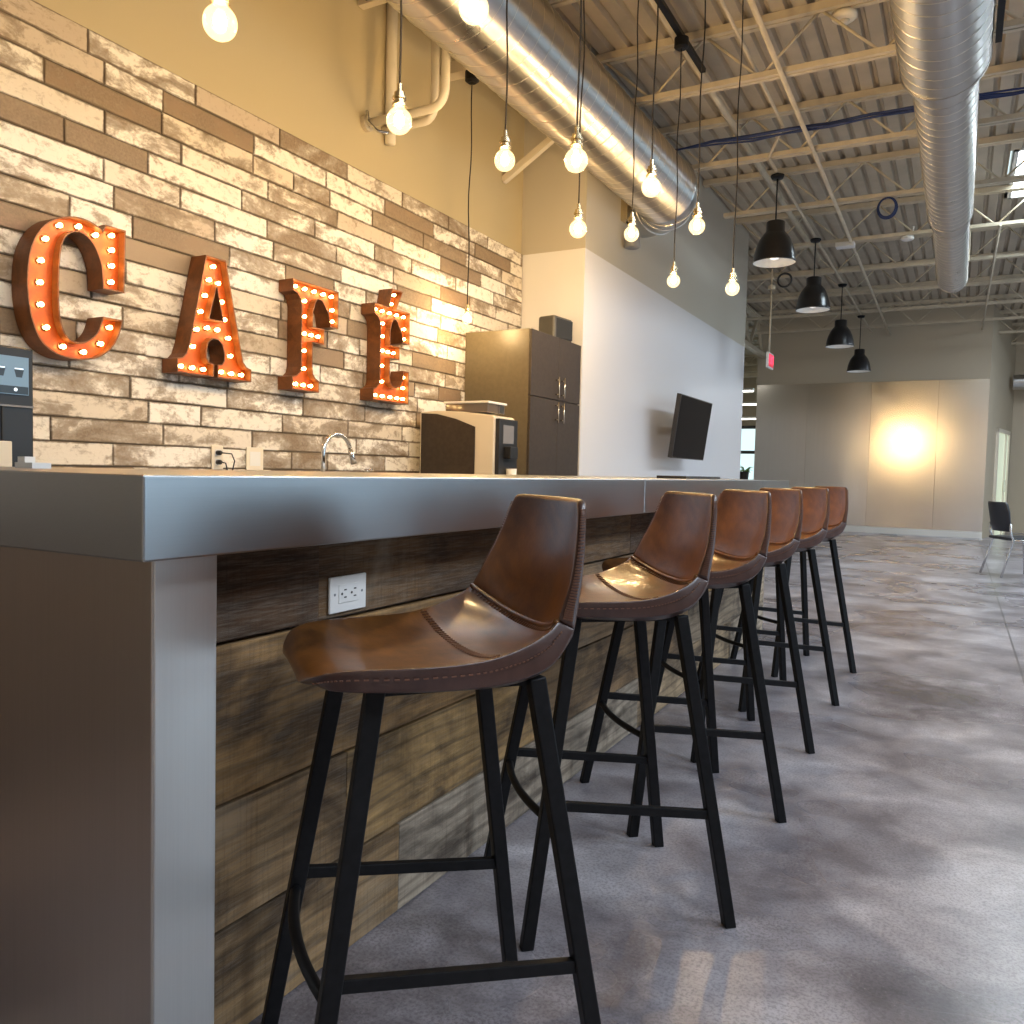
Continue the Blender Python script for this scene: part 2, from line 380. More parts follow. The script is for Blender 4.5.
# tiled cladding on the left wall
mb=MB(); mg=MB().box(WL,WL+.012,-1.2,6.205,.86,2.93)
row_h=.1035; z=.86; rr=random.Random(5); k=0
while z<2.925:
    y=-1.2-rr.random()*.5; z1=min(z+row_h,2.93)
    while y<6.2:
        L=rr.choice([.56,.56,.56,.56,.55,.40,.30]); y0=max(y,-1.2); y1=min(y+L,6.203)
        if y1-y0>.02:
            d=WL+.018+rr.random()*.004; g=.0024; mb.cur=rr.random()
            a0,a1,b0,b1=y0+g,y1-g,z+g,z1-g; c=.0035
            j=[rr.uniform(-.0015,.0015) for _ in range(8)]
            vs=[(WL+.008,a0,b0),(WL+.008,a1,b0),(WL+.008,a1,b1),(WL+.008,a0,b1)]
            vs+=[(d-.003,a0+j[0],b0+j[1]),(d-.003,a1+j[2],b0+j[3]),(d-.003,a1+j[4],b1+j[5]),(d-.003,a0+j[6],b1+j[7])]
            vs+=[(d,a0+c+j[0],b0+c),(d,a1-c,b0+c+j[3]),(d,a1-c+j[4],b1-c),(d,a0+c,b1-c+j[7])]
            e=.013; vs+=[(d,a0+e,b0+e),(d,a1-e,b0+e),(d,a1-e,b1-e),(d,a0+e,b1-e)]
            fs=[]
            for o in (0,4,8):
                for q in range(4): fs.append((o+q,o+(q+1)%4,o+4+(q+1)%4,o+4+q))
            fs.append((12,13,14,15)); mb.add(vs,fs)
        y+=L
    z+=row_h
cl=mg.build('wall_left_tiling',M['grout'],kind='structure')
tf=mb.build('tile_face',M['tile'],cl,attr='tile_rand')
at=tf.data.attributes.new('edge','FLOAT','POINT')
for i in range(len(tf.data.vertices)): at.data[i].value=1.0 if i%16>=12 else 0.0

# steel sheets on the far wall
for i,(a,b,tx,tz,lab) in enumerate([(-3.97,-2.917,.008,.0,'leftmost brushed steel sheet on the far wall, in plain grey'),(-2.913,-1.673,.0,.004,'second brushed steel sheet from the left on the far wall'),
      (-1.669,-.448,.004,-.003,'third brushed steel sheet from the left on the far wall, holding the warm glow'),(-.444,.418,.001,-.002,'rightmost narrow brushed steel sheet on the far wall')]):
    o=MB().add([(a,18.312-tx,.13),(b,18.312+tx,.13),(b,18.312+tx+tz,3.09),(a,18.312-tx+tz,3.09),(a,18.32,.13),(b,18.32,.13),(b,18.32,3.09),(a,18.32,3.09)],
       [(0,1,2,3),(4,7,6,5),(0,4,5,1),(1,5,6,2),(2,6,7,3),(3,7,4,0)]).build('steel_sheet',M['steel_wall'])
    for q,vtx in enumerate(o.data.vertices): vtx.co.y=vtx.co.y-.018 if q<4 else 18.319
    tag(o,lab,'wall panel','steel sheets on the far wall')

# glazed door in the splayed corner wall
def corner_pt(s,off,z):
    a=V((.42,18.32,0)); b=V((.95,21.2,0)); d=(b-a).normalized(); nn=V((d.y,-d.x,0))
    p=a+d*s+nn*off; return (p.x,p.y,z)
def corner_box(mb,s0,s1,o0,o1,z0,z1):
    vs=[corner_pt(s,o,z) for z in (z0,z1) for s,o in ((s0,o0),(s1,o0),(s1,o1),(s0,o1))]
    mb.add(vs,[(0,3,2,1),(4,5,6,7),(0,1,5,4),(1,2,6,5),(2,3,7,6),(3,0,4,7)])
mb=MB(); corner_box(mb,.95,1.03,.002,.05,0,2.2); corner_box(mb,2.35,2.43,.002,.05,0,2.2); corner_box(mb,.95,2.43,.002,.05,2.12,2.2); corner_box(mb,1.95,2.0,.002,.05,0,2.12)
dr=mb.build('door_1',M['cream_plastic'],kind='structure')
mb=MB(); corner_box(mb,1.03,2.35,.004,.02,.0,2.12); mb.build('glazing',M['far_light'],dr)
mb=MB(); corner_box(mb,1.87,1.90,.05,.08,.9,1.15); mb.build('handle',M['chrome'],dr)

# ------------------------------------------------------------------ ceiling structure
jy=[4.77+1.58*i for i in range(12)]
nj=len(jy)
ordw=['nearest','second','third','fourth','fifth','sixth','seventh','eighth','ninth','tenth','eleventh','twelfth','thirteenth']
def joist(y,x0,x1,label):
    t=thing('roof_joist',label,'roof joist',(x0,y,4.05),'open-web roof joists')
    MB().box(x0,x1,y-.05,y-.008,4.44,4.498).box(x0,x1,y+.008,y+.05,4.44,4.498).build('top_chord',M['joist'],t)
    MB().box(x0+.25,x1,y-.045,y-.008,4.05,4.09).box(x0+.25,x1,y+.008,y+.045,4.05,4.09).build('bottom_chord',M['joist'],t)
    mb=MB(); x=x0+.05; up=True; st=.42
    while x+st<x1:
        a=(x,y,4.46 if up else 4.07); b=(x+st,y,4.07 if up else 4.46); mb.tube([a,b],.0105,6); up=not up; x+=st
    mb.build('web_rods',M['joist'],t,smooth=True)
    return t
for i,y in enumerate(jy):
    x0=WL if y<6.2 else (-2.76 if y<11.85 else -8.9)
    if i==0: lab='cream open-web roof joist nearest the camera, mostly out of the photo above'
    elif i==nj-1: lab='cream open-web roof joist behind the far steel wall'
    else: lab='cream open-web roof joist, %s in view from the top of the photo'%ordw[i-1].replace('nearest','first')
    if y>18.2 and y<18.7: y=18.0
    joist(y,x0,8.0,lab)
# girder truss along the room beyond the white wall
g=thing('girder_truss','cream steel girder truss above the left end of the steel wall','girder',(-3.85,11.95,3.6))
MB().box(-3.89,-3.77,11.85,18.32,3.66,3.74).build('bottom_chord',M['joist'],g)
MB().box(-3.89,-3.77,11.85,18.32,4.36,4.43).build('top_chord',M['joist'],g)
mb=MB(); y=12.0; up=False
while y<17.7:
    mb.bar((-3.83,y,4.38 if up else 3.72),(-3.83,y+.6,3.72 if up else 4.38),.05,.05); up=not up; y+=.6
mb.build('web_members',M['joist'],g)
# conduits and pipes along the ceiling
def pipe(name,label,cat,pts,r,m,group=None,n=8):
    o=MB().tube(pts,r,n).build(name,m,smooth=True); return tag(o,label,cat,group)
pipe('sprinkler_pipe','long cream sprinkler pipe under the joists, right of the black lamps','pipe',[(-1.24,2,4.03),(-1.38,18.3,4.03)],.02,M['joist'])
pipe('conduit','thin cream conduit under the joists above the globe bulb row nearer the stools','conduit',[(-1.50,.8,4.172),(-1.50,7.55,4.172),(-1.68,7.85,4.03),(-1.68,17.9,4.03)],.014,M['joist'])
pipe('support_rail','wide cream rail under the deck above the globe bulb row nearer the wall','rail',[(-1.92,1,4.2),(-1.9,12.4,4.2)],.035,M['joist'],n=4)
pipe('conduit','short cream conduit right of the big round duct, running to the far wall','conduit',[(.27,11.0,4.037),(.24,18.3,4.037)],.014,M['joist'])
o=MB().box(-1.87,-1.83,.6,6.25,4.145,4.175).build('track_bar',M['black_metal']); tag(o,'thin black bar under the joists that the wall-side bulb cords hang from','track')
t=thing('strut_channel','dark strut channel against the right side of the big round duct','strut',(.08,4.77,3.68))
MB().box(.064,.098,3.2,5.6,3.64,3.72).build('channel',M['black_metal'],t)
MB().tube([(.081,4.77,3.70),(.081,4.77,4.06)],.007,6).build('hanger_rod',M['joist'],t)
# ducts
def duct_mesh(mb,sec,x,z,n=40,rib=.11):
    pass
def seam_rings(mb,x,z,R,y0,y1,pitch,pts=40,slant=.0):
    # spiral lock seam
    L=[]; turns=(y1-y0)/pitch; tot=int(turns*pts)
    for i in range(tot+1):
        t=2*math.pi*i/pts; L.append((x+(R+.0015)*math.cos(t),y0+(y1-y0)*i/tot,z+(R+.0015)*math.sin(t)))
    mb.tube(L,.0022,4)
d=thing('round_duct','large spiral steel duct running along the left wall above the café letters','duct',(-2.416,0,3.61))
cx,cz,R=-2.416,3.61,.28
prof=[(R,-3.9),(R,7.05),(R+.012,7.05),(R+.012,7.12),(R,7.12)]
MB().lathe(prof,(cx,0,cz),48,'y').build('duct_body',M['galv'],d,smooth=False)
for p in d.children[0].data.polygons: p.use_smooth=True
mb=MB(); seam_rings(mb,cx,cz,R,.5,7.0,.135); mb.build('spiral_seam',M['seam'],d,smooth=True)
# elbow turning into the wall
el=[]; Rb=.345
for i in range(13):
    t=math.radians(90*i/12); el.append((cx-Rb+Rb*math.cos(t),7.12+Rb*math.sin(t)+0.0,cz))
el.append((cx-Rb-.0,7.12+Rb,cz))
mb=MB().tube([(cx,7.12,cz)]+el[1:13],R-.004,40,caps=False); mb.build('elbow',M['galv'],d,smooth=True)
mb=MB()
for i in (2,5,8):
    p=V(el[i]); t=math.radians(90*i/12); tang=V((-math.sin(t),math.cos(t),0)); a=V((math.cos(t),math.sin(t),0)); b=V((0,0,1))
    mb.tube([p+(a*math.cos(q)+b*math.sin(q))*(R) for q in [2*math.pi*k/40 for k in range(41)]],.006,5)
mb.build('elbow_seam',M['seam'],d,smooth=True)
d=thing('round_duct','big tapering spiral steel duct hanging at the right, ending in mid-air','duct',(-.2,0,3.68))
cx,cz=-.2,3.68
prof=[(.25,-3.9),(.25,5.75),(.193,6.04),(.193,9.0),(.168,9.32),(.168,12.0),(.166,12.0)]
MB().lathe(prof,(cx,0,cz),48,'y').build('duct_body',M['galv'],d,smooth=True,fix=True)
for r,a_,b_ in ((.25,1.5,5.72),(.193,6.06,8.98),(.168,9.34,11.98)):
    mb=MB(); seam_rings(mb,cx,cz,r,a_,b_,.125); mb.build('spiral_seam',M['seam'],d,smooth=True)
for y,r in ((5.75,.25),(6.04,.193),(9.0,.193),(9.32,.168),(11.98,.168)):
    MB().lathe([(r,-.012),(r+.006,-.012),(r+.006,.012),(r,.012)],(cx,y,cz),40,'y').build('collar',M['galv'],d,smooth=False)
MB().lathe([(.0,11.99),(.16,11.99)],(cx,0,cz),40,'y').build('end_screen',M['grey_plastic'],d)
for y,r in ((4.77,.25),(7.93,.193),(11.09,.168)):
    for s in (-1,1): MB().tube([(cx+s*(r+.008),y,cz+.0),(cx+s*(r+.008),y,4.06)],.006,6).build('hanger_rod',M['joist'],d)
# small duct in the recess at the far right
o=MB().lathe([(.0,.9),(.16,.9),(.16,6),(0,6)],(0,20.6,3.25),24,'x').build('round_duct',M['galv'],smooth=False); tag(o,'small steel duct crossing the dark recess at the far right','duct')
# painted pipes and bracket on the wall above the tiles
t=thing('wall_pipe','pair of cream pipes with elbows dropping from the big duct on the upper wall','pipe',(-3.3,4.4,3.3))
def elbow_pipe(y,x0,x1,z0,z1,r,rb):
    c=(x1-rb,z0+rb); pts=[(x0,y,z0)]+[(c[0]+rb*math.cos(math.radians(a)),y,c[1]+rb*math.sin(math.radians(a))) for a in range(-90,1,15)]+[(x1,y,z1)]
    return MB().tube(pts,r,14)
elbow_pipe(4.12,-3.36,-2.765,3.235,4.5,.026,.10).build('pipe_run',M['paint_pipe'],t,smooth=True)
elbow_pipe(4.30,-3.36,-2.965,3.26,4.5,.026,.08).build('pipe_run',M['paint_pipe'],t,smooth=True)
MB().lathe([(0,0),(.05,0),(.05,.03),(0,.03)],(-3.36,4.12,3.235),16,'x').build('end_fitting',M['joist'],t,smooth=False)
MB().tube([(-3.33,4.10,3.30),(-3.30,4.07,3.22),(-3.24,4.09,3.16),(-3.18,4.12,3.15)],.010,8).build('fitting_hose',M['chrome'],t,smooth=True)
pipe('standpipe','single cream pipe rising on the upper wall just left of the paired pipes','pipe',[(-3.326,4.33,3.18),(-3.326,4.33,4.5)],.035,M['paint_pipe'],n=14)
mb=MB().box(-3.35,-3.0,4.02,4.07,3.90,3.95)
o=mb.build('wall_bracket',M['joist']); tag(o,'perforated cream bracket on the upper wall at the top edge of the photo','bracket')
for x in (-3.28,-3.2,-3.12,-3.04): MB().lathe([(0,0),(.012,0),(.012,-.004),(0,-.004)],(x,4.018,3.925),10,'y').build('bracket_hole',M['dark_slot'],o)
o=MB().bar((-3.36,5.87,3.44),(-2.72,5.87,3.825),.05,.05,ref=(0,1,0)).build('wall_brace',M['paint_pipe']); tag(o,'short slanted cream brace on the upper wall near the alcove corner','brace')
# floodlight at the end of the duct
t=thing('emergency_light','dark wall-mounted lamp with a drooping round head below the duct end','wall lamp',(-2.74,7.0,3.5))
MB().box(-2.768,-2.705,6.96,7.10,3.35,3.56).build('housing',M['brass'],t,bevel=.006)
MB().tube([(-2.735,7.03,3.37),(-2.69,7.04,3.29)],.015,8).build('stem',M['black_metal'],t,smooth=True)
MB().lathe([(0,.07),(.04,.07),(.06,0),(.075,-.09),(.06,-.10),(0,-.08)],(-2.68,7.05,3.22),20,'z').build('lamp_head',M['grey_plastic'],t,smooth=True)
# small ceiling things
t=thing('smoke_detector','white round smoke detector high on the ceiling left of the big duct','smoke detector',(-.88,6.43,4.44))
MB().lathe([(0,0),(.085,0),(.088,-.03),(.065,-.05),(0,-.05)],(-.88,6.43,4.44),24).build('housing',M['cream_plastic'],t,smooth=True)
MB().lathe([(0,-.05),(.035,-.05),(.03,-.075),(0,-.08)],(-.88,6.43,4.44),16).build('sensor',M['cream_plastic'],t,smooth=True)
mb=MB(); rs=random.Random(3)
for j in range(5):
    pts=[(-2.75+.33*i,7.45+.03*math.sin(i*1.3+j)+.015*j,4.085+.012*math.sin(i*.9+j*2)+.010*(j%3)+(0.0 if i%2 else .012)) for i in range(26)]
    mb.tube(pts,.008,6)
o=mb.build('cable_bundle',M['blue_cable'],smooth=True); tag(o,'dark blue cable bundle slung across the ceiling joists','cable')
mb=MB()
for j in range(3):
    mb.tube([(-.80+(.08+.008*j)*math.cos(q),9.50+.017*j,3.945+(.098+.006*j)*math.sin(q)) for q in [2*math.pi*k/28 for k in range(29)]],.008,6)
o=mb.build('cable_coil',M['blue_cable'],smooth=True); tag(o,'coil of dark blue cable hanging from a joist left of the duct','cable')
t=thing('ceiling_sensor','small white rectangular box hanging under a joist beyond the second black lamp','sensor',(-1.4,11.09,4.0))
MB().box(-1.5,-1.28,11.0,11.14,3.98,4.04).build('housing',M['white_plastic'],t,bevel=.008)
t=thing('wireless_router','small white device with short arm on a joist just left of the duct end','router',(-.69,11.09,4.0))
MB().lathe([(0,0),(.07,0),(.075,-.03),(.05,-.045),(0,-.045)],(-.69,11.09,4.04),20).build('housing',M['white_plastic'],t,smooth=True)
MB().tube([(-.64,11.09,4.03),(-.63,11.09,4.16)],.012,8).build('mount',M['white_plastic'],t,smooth=True)

# ------------------------------------------------------------------ bar
bt=thing('countertop','long brushed steel bar top with a thick squared front edge','bar top',(BAR,.778,.946))
for y0,y1 in ((.778,2.9135),(2.9165,4.9965),(4.9995,5.843)):
    MB().box(-2.0,BAR,y0,y1,.945,TOP).build('steel_section',M['steel_top'],bt,bevel=.003)
bb=thing('bar_unit','bar front of reclaimed wood planks with a brushed steel end panel and post','bar',(-1.165,.85,0))
MB().box(-1.98,-1.102,.848,.870,0,.945).build('end_panel',M['steel_end'],bb,bevel=.002)
MB().box(-1.25,-1.10,.852,.975,0,.945).build('corner_post',M['steel_post'],bb,bevel=.002)
MB().box(-1.98,-1.19,.98,5.80,0,.945).build('carcass',M['wall_dark'],bb)
mb=MB()
rows=[(0.004,.220,[1.6,3.3,4.9]),(.227,.459,[2.55,4.4]),(.464,.758,[2.075,3.6,5.0]),(.767,.944,[1.301,3.15,4.6])]
vals=[[.97,.62,.95,.7],[.78,.66,.82],[.42,.6,.80,.5],[.17,.24,.2,.25]]
vals[1]=[.63,.80,.62]; vals[0]=[.66,1.0,.9,.98]
rows[1]=(.226,.458,[1.40,2.35,4.0]); vals[1]=[.64,.8,.62,.95]
for (z0,z1,js),vv in zip(rows,vals):
    ys=[.975]+js+[5.82]
    for i in range(len(ys)-1):
        mb.cur=vv[i%len(vv)]; d=random.uniform(0,.003); y0,y1=ys[i]+.0008,ys[i+1]-.0008
        x1=-1.165-d; mb.box(-1.19,x1,y0,y1,z0,z1)
mb.build('plank_cladding',M['plank'],bb,attr='plank_rand',bevel=.0015)
MB().box(-1.98,-1.167,5.822,5.842,0,.945).build('end_panel',M['steel_end'],bb)
# outlet on the planks
t=thing('power_outlet','white power outlet plate on the wood planks behind the nearest stool','outlet',(-1.165,1.388,.815))
MB().box(-1.165,-1.159,1.328,1.448,.777,.855).build('cover_plate',M['white_plastic'],t,bevel=.002)
rec=MB().box(-1.1595,-1.157,1.355,1.421,.797,.837).build('receptacle',M['white_plastic'],t,bevel=.001)
for y in (1.372,1.404):
    mb=MB()
    for dz in (-.008,.008): mb.box(-1.1572,-1.1565,y-.001,y+.007,.817+dz-.0014,.817+dz+.0014)
    mb.lathe([(0,.0),(.003,.0),(.003,.0007),(0,.0007)],(-1.1572,y-.008,.817),8,'x'); mb.build('socket_slots',M['dark_slot'],rec)
for y in (1.343,1.433): MB().lathe([(0,0),(.003,0),(.003,.001),(0,.001)],(-1.1592,y,.817),8,'x').build('screw',M['grey_plastic'],t)
# tray on the bar top
t=thing('serving_tray','thin flat black tray lying on the bar top below the television','tray',(-1.36,4.55,TOP))
MB().box(-1.42,-1.26,4.2,4.9,TOP,TOP+.006).build('tray_base',M['black_plastic'],t)
mb=MB().box(-1.42,-1.41,4.2,4.9,TOP+.006,TOP+.014).box(-1.27,-1.26,4.2,4.9,TOP+.006,TOP+.014).box(-1.41,-1.27,4.2,4.21,TOP+.006,TOP+.014).box(-1.41,-1.27,4.89,4.9,TOP+.006,TOP+.014)
mb.build('tray_rim',M['black_plastic'],t)

# ------------------------------------------------------------------ back counter
t=thing('back_counter','long counter against the tiled wall behind the bar','counter',(-3.04,2,0))
MB().box(-3.335,-2.72,-1.2,5.295,.90,.94).build('worktop',M['steel_top'],t,bevel=.003)
MB().box(-3.33,-2.78,-1.15,5.29,.08,.90).build('carcass',M['wall_dark'],t)
MB().box(-3.33,-2.84,-1.15,5.29,0,.08).build('plinth',M['black_plastic'],t)
for i in range(8):
    y=-1.1+i*.8; f=MB().box(-2.78,-2.76,y+.004,y+.796,.1,.89).build('cabinet_door',M['wall_dark'],t,bevel=.002)
    MB().tube([(-2.76,y+.7,.72),(-2.735,y+.7,.72),(-2.735,y+.7,.84),(-2.76,y+.7,.84)],.005,8).build('handle',M['chrome'],f,smooth=True)
# tall cabinet
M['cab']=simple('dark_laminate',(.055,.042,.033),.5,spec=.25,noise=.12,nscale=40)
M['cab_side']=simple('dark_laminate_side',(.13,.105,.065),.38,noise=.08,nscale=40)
t=thing('tall_cabinet','tall dark brown cabinet in the corner beside the tiled wall','cabinet',(-3.06,5.75,0))
MB().box(-3.335,-2.79,5.31,6.19,0,2.13).build('carcass',M['cab_side'],t,bevel=.002)
for (y0,y1) in ((5.312,5.772),(5.776,6.188)):
    for (z0,z1,hz0,hz1) in ((.08,1.643,1.47,1.63),(1.649,2.128,1.665,1.825)):
        dd=MB().box(-2.788,-2.77,y0,y1,z0,z1).build('door',M['cab'],t,bevel=.002)
        yy=y1-.04 if y0<5.5 else y0+.055
        MB().tube([(-2.742,yy,hz0),(-2.742,yy,hz1)],.006,10).tube([(-2.77,yy,hz0+.025),(-2.742,yy,hz0+.025)],.005,8).tube([(-2.77,yy,hz1-.025),(-2.742,yy,hz1-.025)],.005,8).build('bar_handle',simple('satin_handle',(.8,.74,.6),.25,1) if 'hd' not in M else M['hd'],dd,smooth=True)
# speaker on the cabinet
t=thing('speaker','small black speaker standing on the tall dark cabinet','speaker',(-2.92,5.88,2.13))
mb=MB(); b0=[(-2.99,5.83),(-2.83,5.80),(-2.80,6.08),(-2.96,6.12)]
mb.add([(x,y,2.13) for x,y in b0]+[(x+.0*(x+2.9),y,2.32) for x,y in b0],[(0,3,2,1),(4,5,6,7),(0,1,5,4),(1,2,6,5),(2,3,7,6),(3,0,4,7)])
mb.build('housing',simple('charcoal_speaker_shell',(.07,.066,.06),.4),t,bevel=.02,seg=3)
mb=MB().bar((-2.829,5.83,2.225),(-2.796,6.06,2.225),.006,.15); mb.build('grille',M['dark_slot'],t)
# coffee machine beside the cabinet
t=thing('coffee_machine','white and dark coffee machine with a small grey screen beside the tall cabinet','coffee machine',(-2.93,4.75,.94))
def side_profile(mb,prof,y0,y1):
    n=len(prof); mb.add([(x,y0,z) for x,z in prof]+[(x,y1,z) for x,z in prof],[tuple(range(n)),tuple(range(2*n-1,n-1,-1))]+[((i+1)%n,i,n+i,n+(i+1)%n) for i in range(n)])
mb=MB(); side_profile(mb,[(-3.24,.96),(-3.24,1.475),(-3.1,1.485),(-2.9,1.475),(-2.68,1.45),(-2.66,1.44),(-2.66,.96)],4.60,4.88); mb.build('white_body',M['cream_plastic'],t,bevel=.006)
mb=MB(); side_profile(mb,[(-3.225,.97),(-3.225,1.468),(-3.1,1.462),(-2.95,1.428),(-2.80,1.375),(-2.80,.97)],4.592,4.60); mb.build('side_panel',M['cab'],t)
fr=MB().box(-2.66,-2.63,4.62,4.87,.97,1.43).build('front_panel',M['black_plastic'],t,bevel=.003)
MB().box(-2.63,-2.626,4.67,4.81,1.27,1.39).build('screen',simple('grey_screen',(.16,.15,.15),.25,emit=(.3,.28,.27),es=.25),fr)
MB().box(-2.63,-2.58,4.69,4.79,1.17,1.25).build('spout',M['black_plastic'],fr,bevel=.004)
MB().box(-2.66,-2.56,4.63,4.86,.95,.975).build('drip_tray',M['black_plastic'],t)
MB().box(-3.24,-2.68,4.62,4.86,.94,.96).build('foot',M['black_plastic'],t)
hp=MB().box(-3.05,-2.72,4.62,4.85,1.47,1.53).build('bean_hopper',M['hopper'],t,bevel=.004)
MB().box(-3.06,-2.71,4.61,4.86,1.53,1.545).build('lid',M['white_plastic'],hp,bevel=.003)
MB().box(-2.715,-2.705,4.75,4.81,1.472,1.528).build('hopper_catch',M['chrome'],hp)
o=MB().lathe([(0,0),(.028,0),(.036,.13),(.033,.13),(.026,.005),(0,.005)],(-2.60,4.74,.976),20).build('paper_cup',M['white_plastic'],smooth=True)
tag(o,'white paper cup on the drip tray of the coffee machine by the tall cabinet','cup')
# coffee machine at the left edge
t=thing('coffee_machine','black coffee machine with a lit touch screen at the left edge of the photo','coffee machine',(-2.95,1.45,.94))
MB().box(-3.25,-2.745,1.16,1.652,.94,1.46).build('body',M['black_plastic'],t,bevel=.006)
MB().box(-2.746,-2.738,1.165,1.648,1.262,1.268).build('panel_gap',M['grey_plastic'],t)
MB().box(-2.746,-2.741,1.545,1.549,.96,1.262).build('panel_gap',M['dark_slot'],t)
scr=MB().box(-2.746,-2.739,1.22,1.632,1.303,1.427).build('touch_screen',M['lcd'],t)
MB().box(-2.739,-2.738,1.222,1.63,1.305,1.33).build('menu_bar',M['lcd_dark'],scr)
mb=MB().lathe([(0,0),(.006,0),(.006,.0008),(0,.0008)],(-2.738,1.588,1.319),10,'x'); mb.build('home_mark',M['lcd_light'],scr)
for y in (1.30,1.42,1.54,1.60):
    mb=MB(); s=.016
    mb.add([(-2.7385,y-s,1.385),(-2.7385,y+s,1.385),(-2.7385,y+s*.6,1.36),(-2.7385,y-s*.6,1.36)],[(0,1,2,3)]); mb.build('drink_icon',M['lcd_dark'],scr)
    MB().add([(-2.7384,y-s*.9,1.390),(-2.7384,y+s*.9,1.390),(-2.7384,y+s*.9,1.386),(-2.7384,y-s*.9,1.386)],[(0,1,2,3)]).build('drink_icon_rim',M['lcd_light'],scr)
MB().box(-3.1,-2.84,1.2,1.60,1.46,1.56).build('bean_hopper',M['hopper'],t,bevel=.006)
MB().box(-2.745,-2.70,1.42,1.555,.98,1.148).build('milk_box',M['cream_plastic'],t,bevel=.004)
t=thing('drip_tray','low tray of coffee beans and spouts below the black coffee machine','tray',(-2.72,1.6,.94))
MB().box(-2.74,-2.64,1.3,1.70,.94,.975).build('tray_base',M['black_plastic'],t)
t=thing('napkin_holder','small white napkin holder on the bar top by the black coffee machine','napkin holder',(-1.68,1.015,TOP))
MB().box(-1.72,-1.66,.995,1.035,TOP,TOP+.012).build('base',M['white_plastic'],t)
MB().box(-1.715,-1.69,.998,1.02,TOP+.012,TOP+.024).build('napkins',M['white_plastic'],t)
# faucet
t=thing('faucet','chrome gooseneck kitchen faucet on the counter before the tiled wall','faucet',(-3.1,3.48,.94))
MB().lathe([(0,0),(.03,0),(.03,.012),(.02,.02),(.02,.06),(0,.06)],(-3.1,3.48,.94),20).build('base',M['chrome'],t,smooth=True)
pts=[(-3.1,3.48,1.0),(-3.1,3.48,1.17)]+[(-3.1+0*i,3.48+.115-.115*math.cos(math.radians(a)),1.17+.105*math.sin(math.radians(a))) for i,a in enumerate(range(15,166,15))]
MB().tube(pts,.0125,14).build('spout',M['chrome'],t,smooth=True)
e=pts[-1]; MB().tube([e,(e[0],e[1]+.018,e[2]-.045),(e[0],e[1]+.035,e[2]-.085)],[.014,.018,.02],14).build('spray_head',M['chrome'],t,smooth=True)
MB().tube([(-3.08,3.48,.99),(-3.02,3.48,1.03)],.007,8).build('lever',M['chrome'],t,smooth=True)
t=thing('soap_dispenser','small chrome soap dispenser beside the gooseneck faucet','soap dispenser',(-3.1,3.86,.94))
MB().lathe([(0,0),(.018,0),(.014,.02),(.010,.03),(.010,.125),(.016,.128),(.016,.142),(0,.142)],(-3.1,3.86,.94),16).build('pump',M['chrome'],t,smooth=True)
MB().tube([(-3.1,3.86,1.075),(-3.06,3.86,1.078)],.006,8).build('nozzle',M['chrome'],t,smooth=True)
# wall plates on the tiles
XT=WL+.0215
t=thing('wall_outlet','cream wall outlet with two black plugs on the tiles behind the bar','outlet',(XT,2.95,1.12))
MB().box(XT,XT+.006,2.915,2.988,1.062,1.184).build('cover_plate',M['cream_plastic'],t,bevel=.002)
for z in (1.148,1.10):
    MB().box(XT+.006,XT+.008,2.935,2.968,z-.016,z+.016).build('receptacle',M['white_plastic'],t)
for z in (1.148,1.10):
    o=MB().lathe([(0,0),(.013,0),(.012,.022),(.006,.03),(0,.03)],(XT+.008,2.95,z),12,'x').build('power_plug',M['black_plastic'],smooth=True)
    tag(o,('upper' if z>1.12 else 'lower')+' black plug in the cream wall outlet on the tiles','plug')
    k_=1 if z>1.12 else 0
    MB().tube([(XT+.035,2.95,z),(XT+.05+.02*k_,2.965+.02*k_,z-.004),(XT+.05+.02*k_,2.975+.03*k_,z-.04),(XT+.04+.02*k_,2.97+.03*k_,z-.09),(XT+.03+.02*k_,2.96+.03*k_,.945)],.0035,8).build('cable',M['black_plastic'],o,smooth=True)
t=thing('blank_plate','plain cream wall plate on the tiles right of the plugged outlet','wall plate',(XT,3.205,1.12))
MB().box(XT,XT+.006,3.145,3.265,1.062,1.184).build('cover_plate',M['cream_plastic'],t,bevel=.002)
MB().box(XT+.006,XT+.0075,3.168,3.242,1.085,1.161).build('blank_insert',M['white_plastic'],t)

# ------------------------------------------------------------------ marquee letters
XF,XBK=-3.23,-3.335
def catmull(P,n=4):
    out=[]
    for i in range(len(P)-1):
        p0,p1,p2,p3=[V(P[max(0,min(len(P)-1,i+k))]) for k in (-1,0,1,2)]
        for j in range(n):
            t=j/n; out.append(tuple(.5*((2*p1)+(p2-p0)*t+(2*p0-5*p1+4*p2-p3)*t*t+(3*p1-p0-3*p2+p3)*t**3)))
    out.append(tuple(P[-1])); return out
def garc(c,rx,ry,a0,a1,n=8): return [(c[0]+rx*math.cos(math.radians(a0+(a1-a0)*i/n)),c[1]+ry*math.sin(math.radians(a0+(a1-a0)*i/n))) for i in range(n+1)]
def fill_mesh(loops,x):
    cu=bpy.data.curves.new('outline','CURVE'); cu.dimensions='2D'; cu.fill_mode='BOTH'
    for L in loops:
        sp=cu.splines.new('POLY'); sp.points.add(len(L)-1)
        for p,q in zip(sp.points,L): p.co=(q[0],q[1],0,1)
        sp.use_cyclic_u=True
    o=bpy.data.objects.new('outline',cu); COL.objects.link(o)
    dg=bpy.context.evaluated_depsgraph_get(); me=o.evaluated_get(dg).to_mesh()
    vs=[(x,v.co.x,v.co.y) for v in me.vertices]; fs=[tuple(p.vertices) for p in me.polygons]
    o.evaluated_get(dg).to_mesh_clear(); bpy.data.objects.remove(o); bpy.data.curves.remove(cu)
    return vs,fs
